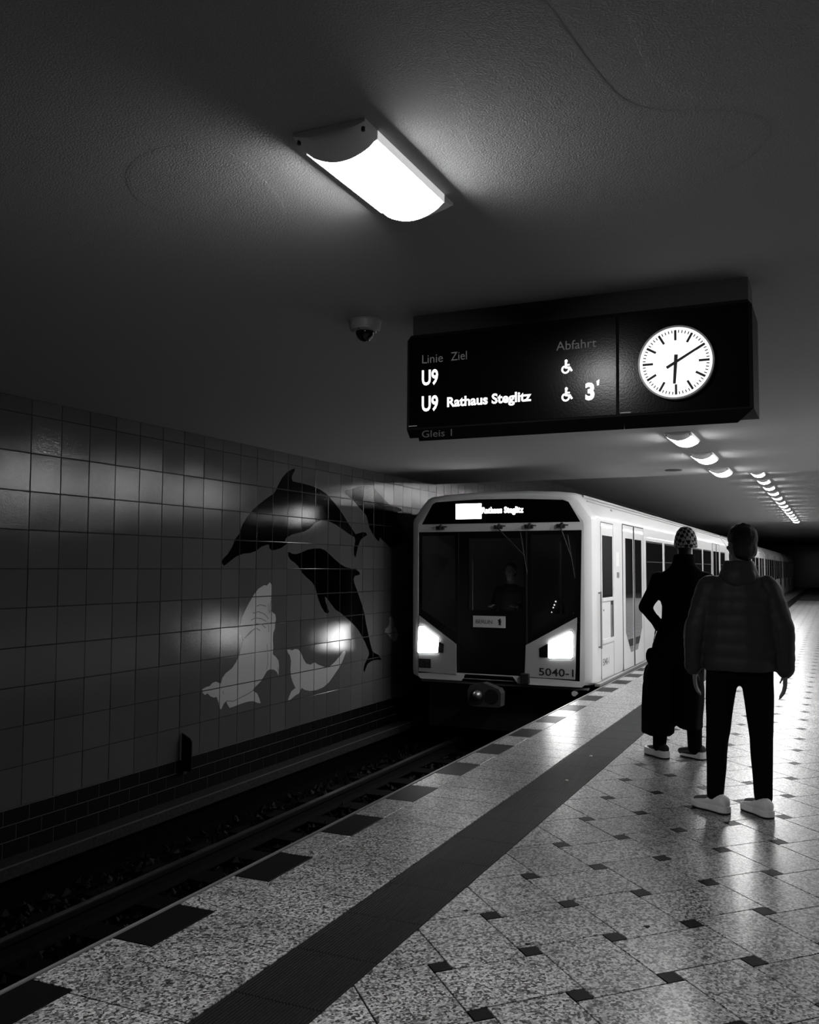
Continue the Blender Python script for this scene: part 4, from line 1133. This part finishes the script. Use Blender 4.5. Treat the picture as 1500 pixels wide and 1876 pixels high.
cl = MB(); cl.loft([ering(1.555, 0.062, -0.006, 0.088, 0.088), ering(1.61, 0.066, -0.004, 0.083, 0.085), ering(1.615, 0.066, -0.004, 0.074, 0.076), ering(1.56, 0.062, -0.006, 0.076, 0.076)], False, False)
o = cl.build('collar', M['black_cloth'], p1, smooth=True); fix_normals(o.data)
mb = MB()
for s, w in (('l', 0), ('r', 0)):
    mb.tube(J['hip' + s], 0.105, J['kn' + s], 0.076); mb.tube(J['kn' + s], 0.074, Vector(J['an' + s]) + Vector((0, 0, -0.01)), 0.055)
mb.ball((0.035, 0, 0.93), 0.17, 0.12, 0.12)
link('trousers', fuse(mb, 'trousers', 0.0105, 4, 0.006, 14.0, 9.0), M['trouser'], p1)
shoe(p1, (-0.087, -0.045), (-0.243, 0.165), 0.1, M['shoe_black'], M['shoe_white'], label='black trainer with a thick white midsole', chunky=2.1)
shoe(p1, (0.195, -0.005), (0.030, 0.165), 0.1, M['shoe_black'], M['shoe_white'], label='black trainer with a thick white midsole', chunky=2.1)
bn = MB(); bc = Vector((0.078, -0.004, 1.722)); R = 16
rings = []
for k in range(R):
    t = math.pi / 2 * k / (R - 1)
    rings.append(ering(bc.z - 0.035 + 0.148 * math.sin(t), bc.x, bc.y - 0.004, 0.0895 * max(math.cos(t) ** 0.8, 0.02), 0.108 * max(math.cos(t) ** 0.8, 0.02), 40, 0.012, 0.9 * k, 20))
bn.loft([ering(bc.z - 0.055, bc.x, bc.y, 0.086, 0.104, 40), ering(bc.z - 0.05, bc.x, bc.y, 0.091, 0.110, 40)] + rings)
o = bn.build('knit_hat', M['beanie'], p1, smooth=True); fix_normals(o.data)
bag = MB().ball((-0.205, 0.235, 0.60), 0.065, 0.05, 0.135)
bag.ball((-0.20, 0.235, 0.48), 0.06, 0.045, 0.10)
bag.tube((-0.215, 0.235, 0.72), 0.009, (-0.16, 0.19, 1.02), 0.009)
hb_ = link('handbag', fuse(bag, 'handbag', 0.008, 3, 0.008, 16.0, 5.0), plain('glossy black bag', 0.006, 0.15), None)
hb_.location = p1.location; hb_.rotation_euler = p1.rotation_euler
tag(hb_, 'glossy black bag hanging beside the long black coat, on the track side', 'bag')

# ---- the person in the quilted jacket
p2 = empty('person', (-0.60, 6.12, 0), math.radians(5.7))
tag(p2, 'person in a dark quilted jacket, black trousers and chunky white trainers, nearest the viewer', 'person')
J2 = dict(head=(0.075, 0.02, 1.655), face=math.radians(30), neck=(0.06, -0.01, 1.44),
          torso=[(0.055, 0, 1.32, 0.155, 0.065), (0.055, 0, 1.2, 0.15, 0.10), (0.055, 0, 1.06, 0.135, 0.095), (0.055, 0, 0.93, 0.16, 0.105)],
          shl=(-0.09, 0, 1.34), ell=(-0.20, -0.03, 1.12), wrl=(-0.215, 0.02, 0.87), thl=(0.1, 1, 0), hdl=(0.05, 0.12, -1),
          shr=(0.20, 0, 1.34), elr=(0.31, -0.03, 1.12), wrr=(0.32, 0.02, 0.87), thr=(-0.1, 1, 0), hdr=(-0.05, 0.12, -1),
          hipl=(-0.045, 0, 0.88), knl=(-0.080, 0.03, 0.48), anl=(-0.098, 0.01, 0.10), ftl=(-0.75, 0.6, 0),
          hipr=(0.155, 0, 0.88), knr=(0.175, 0.03, 0.48), anr=(0.18, 0.01, 0.10), ftr=(-0.6, 0.8, 0))
body(J2, 'body', M['skin'], p2)
mb = MB(); rg = []
K = 44
for i in range(K + 1):
    z = 0.875 + (1.475 - 0.875) * i / K
    t = (z - 0.875) / 0.6
    rx = 0.215 + 0.012 * math.sin(t * 3.1) if t < 0.72 else 0.222 * max(0.45, 1 - ((t - 0.72) / 0.28) ** 2 * 0.58)
    ry = 0.150 if t < 0.72 else 0.150 * max(0.5, 1 - ((t - 0.72) / 0.28) ** 2 * 0.45)
    puff = 1 + 0.045 * (abs(math.sin(math.pi * (z - 0.875) / 0.085)) - 0.6)
    rg.append(ering(z, 0.055, 0, rx * puff, ry * puff, 32))
mb.loft(rg)
def sleeve(a, b, c, r0, r1, r2):
    A, B, C_ = Vector(a), Vector(b), Vector(c)
    for (p, q_, u, w, n) in ((A, B, r0, r1, 4), (B, C_, r1, r2, 4)):
        for k in range(n):
            m = p.lerp(q_, (k + 0.5) / n); r = u + (w - u) * (k + 0.5) / n
            d = (q_ - p) / n * 0.26
            mb.tube(m - d, r, m + d, r, 14)
        mb.tube(p, u * 0.88, q_, w * 0.88, 14)
sleeve((-0.108, 0, 1.385), (-0.205, -0.03, 1.12), (-0.218, 0.02, 0.875), 0.088, 0.070, 0.052)
sleeve((0.218, 0, 1.385), (0.312, -0.03, 1.12), (0.322, 0.02, 0.875), 0.088, 0.070, 0.052)
link('quilted_jacket', fuse(mb, 'quilted_jacket', 0.0085, 3, 0.006, 16.0, 2.0), M['jacket'], p2)
mb = MB()
mb.loft([ering(1.43, 0.058, -0.015, 0.125, 0.105), ering(1.47, 0.06, -0.02, 0.118, 0.108), ering(1.52, 0.062, -0.015, 0.10, 0.098), ering(1.55, 0.064, -0.01, 0.088, 0.088)]); mb.ball((0.058, -0.095, 1.445), 0.105, 0.05, 0.07)
link('hood', fuse(mb, 'hood', 0.009, 4, 0.008, 14.0, 1.0), M['jacket'], p2)
mb = MB()
for s in 'lr':
    mb.tube(J2['hip' + s], 0.102, J2['kn' + s], 0.073); mb.tube(J2['kn' + s], 0.071, Vector(J2['an' + s]) + Vector((0, 0, 0.01)), 0.055)
mb.ball((0.055, 0, 0.90), 0.17, 0.12, 0.12)
link('trousers', fuse(mb, 'trousers', 0.0105, 4, 0.006, 14.0, 7.0), M['trouser'], p2)
mb = MB(); hc_ = Vector(J2['head']); Rh = Matrix.Rotation(J2['face'], 3, 'Z')
mb.ball(hc_ + Rh @ Vector((0, -0.022, 0.04)), 0.086, 0.100, 0.092, 20, 12, J2['face']); mb.ball(hc_ + Rh @ Vector((0, -0.045, -0.025)), 0.080, 0.066, 0.085, 16, 10, J2['face'])
link('hair', fuse(mb, 'hair', 0.008, 3, 0.006, 40.0, 1.0), M['hair'], p2)
shoe(p2, (-0.025, -0.06), (-0.228, 0.115), 0.1, M['shoe_white'], M['shoe_white'], label='chunky white trainer', chunky=1.5)
shoe(p2, (0.215, -0.08), (0.07, 0.14), 0.1, M['shoe_white'], M['shoe_white'], label='chunky white trainer', chunky=1.5)

# ---- the driver
DX, DY, DZ = -4.25, 12.86, 0.06
dr = empty('person', (DX, DY, DZ), math.pi)
tag(dr, 'driver in a dark jacket seated behind the windscreen of the train', 'person')
J3 = dict(head=(0.0, 0.02, 1.39), face=0.0, neck=(0, -0.01, 1.17),
          torso=[(0, 0, 1.06, 0.150, 0.062), (0, -0.01, 0.95, 0.15, 0.10), (0, -0.02, 0.8, 0.14, 0.095), (0, -0.02, 0.67, 0.165, 0.105)],
          shl=(-0.155, 0, 1.07), ell=(-0.24, 0.10, 0.87), wrl=(-0.20, 0.30, 0.90), thl=(1, 0, 0.4),
          shr=(0.155, 0, 1.07), elr=(0.24, 0.10, 0.87), wrr=(0.20, 0.30, 0.90), thr=(-1, 0, 0.4),
          hipl=(-0.09, 0, 0.66), knl=(-0.11, 0.36, 0.60), anl=(-0.11, 0.34, 0.14), ftl=(0, 1, 0),
          hipr=(0.09, 0, 0.66), knr=(0.11, 0.36, 0.60), anr=(0.11, 0.34, 0.14), ftr=(0, 1, 0))
body(J3, 'body', plain('driver skin', 0.40, 0.55), dr, 0.009)
mb = MB()
mb.loft([ering(*t) for t in ((0.62, 0, -0.01, 0.19, 0.135), (0.8, 0, -0.01, 0.175, 0.13), (0.95, 0, 0, 0.19, 0.135), (1.08, 0, 0, 0.21, 0.13), (1.15, 0, 0, 0.16, 0.10), (1.21, 0, 0, 0.078, 0.078))])
for s in (-1, 1):
    mb.tube((s * 0.175, 0, 1.10), 0.074, (s * 0.24, 0.10, 0.87), 0.058); mb.tube((s * 0.24, 0.10, 0.87), 0.058, (s * 0.203, 0.285, 0.90), 0.046)
link('jacket', fuse(mb, 'jacket', 0.012, 4, 0.006, 12.0, 4.0), M['jacket'], dr)
mb = MB()
for s in 'lr':
    mb.tube(J3['hip' + s], 0.10, J3['kn' + s], 0.074); mb.tube(J3['kn' + s], 0.072, J3['an' + s], 0.055)
link('trousers', fuse(mb, 'trousers', 0.012, 4), M['trouser'], dr)
mb = MB(); mb.ball((0, -0.01, 1.44), 0.083, 0.098, 0.082); mb.ball((0, -0.05, 1.38), 0.072, 0.06, 0.08)
link('hair', fuse(mb, 'hair', 0.008, 3, 0.005, 40.0, 1.0), M['hair'], dr)
for s in (-1, 1): shoe(dr, (s * 0.11, 0.27), (s * 0.12, 0.54), 0.1, M['shoe_black'], M['shoe_black'])
seat = empty('driver_seat', (DX, DY, DZ), math.pi)
MB().box(-0.23, 0.23, -0.2, 0.25, 0.46, 0.56).build('seat_cushion', M['cab'], seat, bevel=0.02)
MB().box(-0.22, 0.22, -0.28, -0.19, 0.56, 1.1).build('backrest', M['cab'], seat, bevel=0.02)
MB().cyl((0, 0, 0.0), 0.05, 0.05, 0.46).build('pedestal', M['iron'], seat)
seat.parent = tr; seat.matrix_parent_inverse = Matrix.Translation((-OX, -OY, 0))

# empties of things built in place: put the origin at the thing itself
def recentre(e, loc):
    e.location = loc
    for c in e.children: c.matrix_parent_inverse = Matrix.Translation(-Vector(loc)) @ c.matrix_parent_inverse
recentre(sg, (-1.2, SY, ZC))
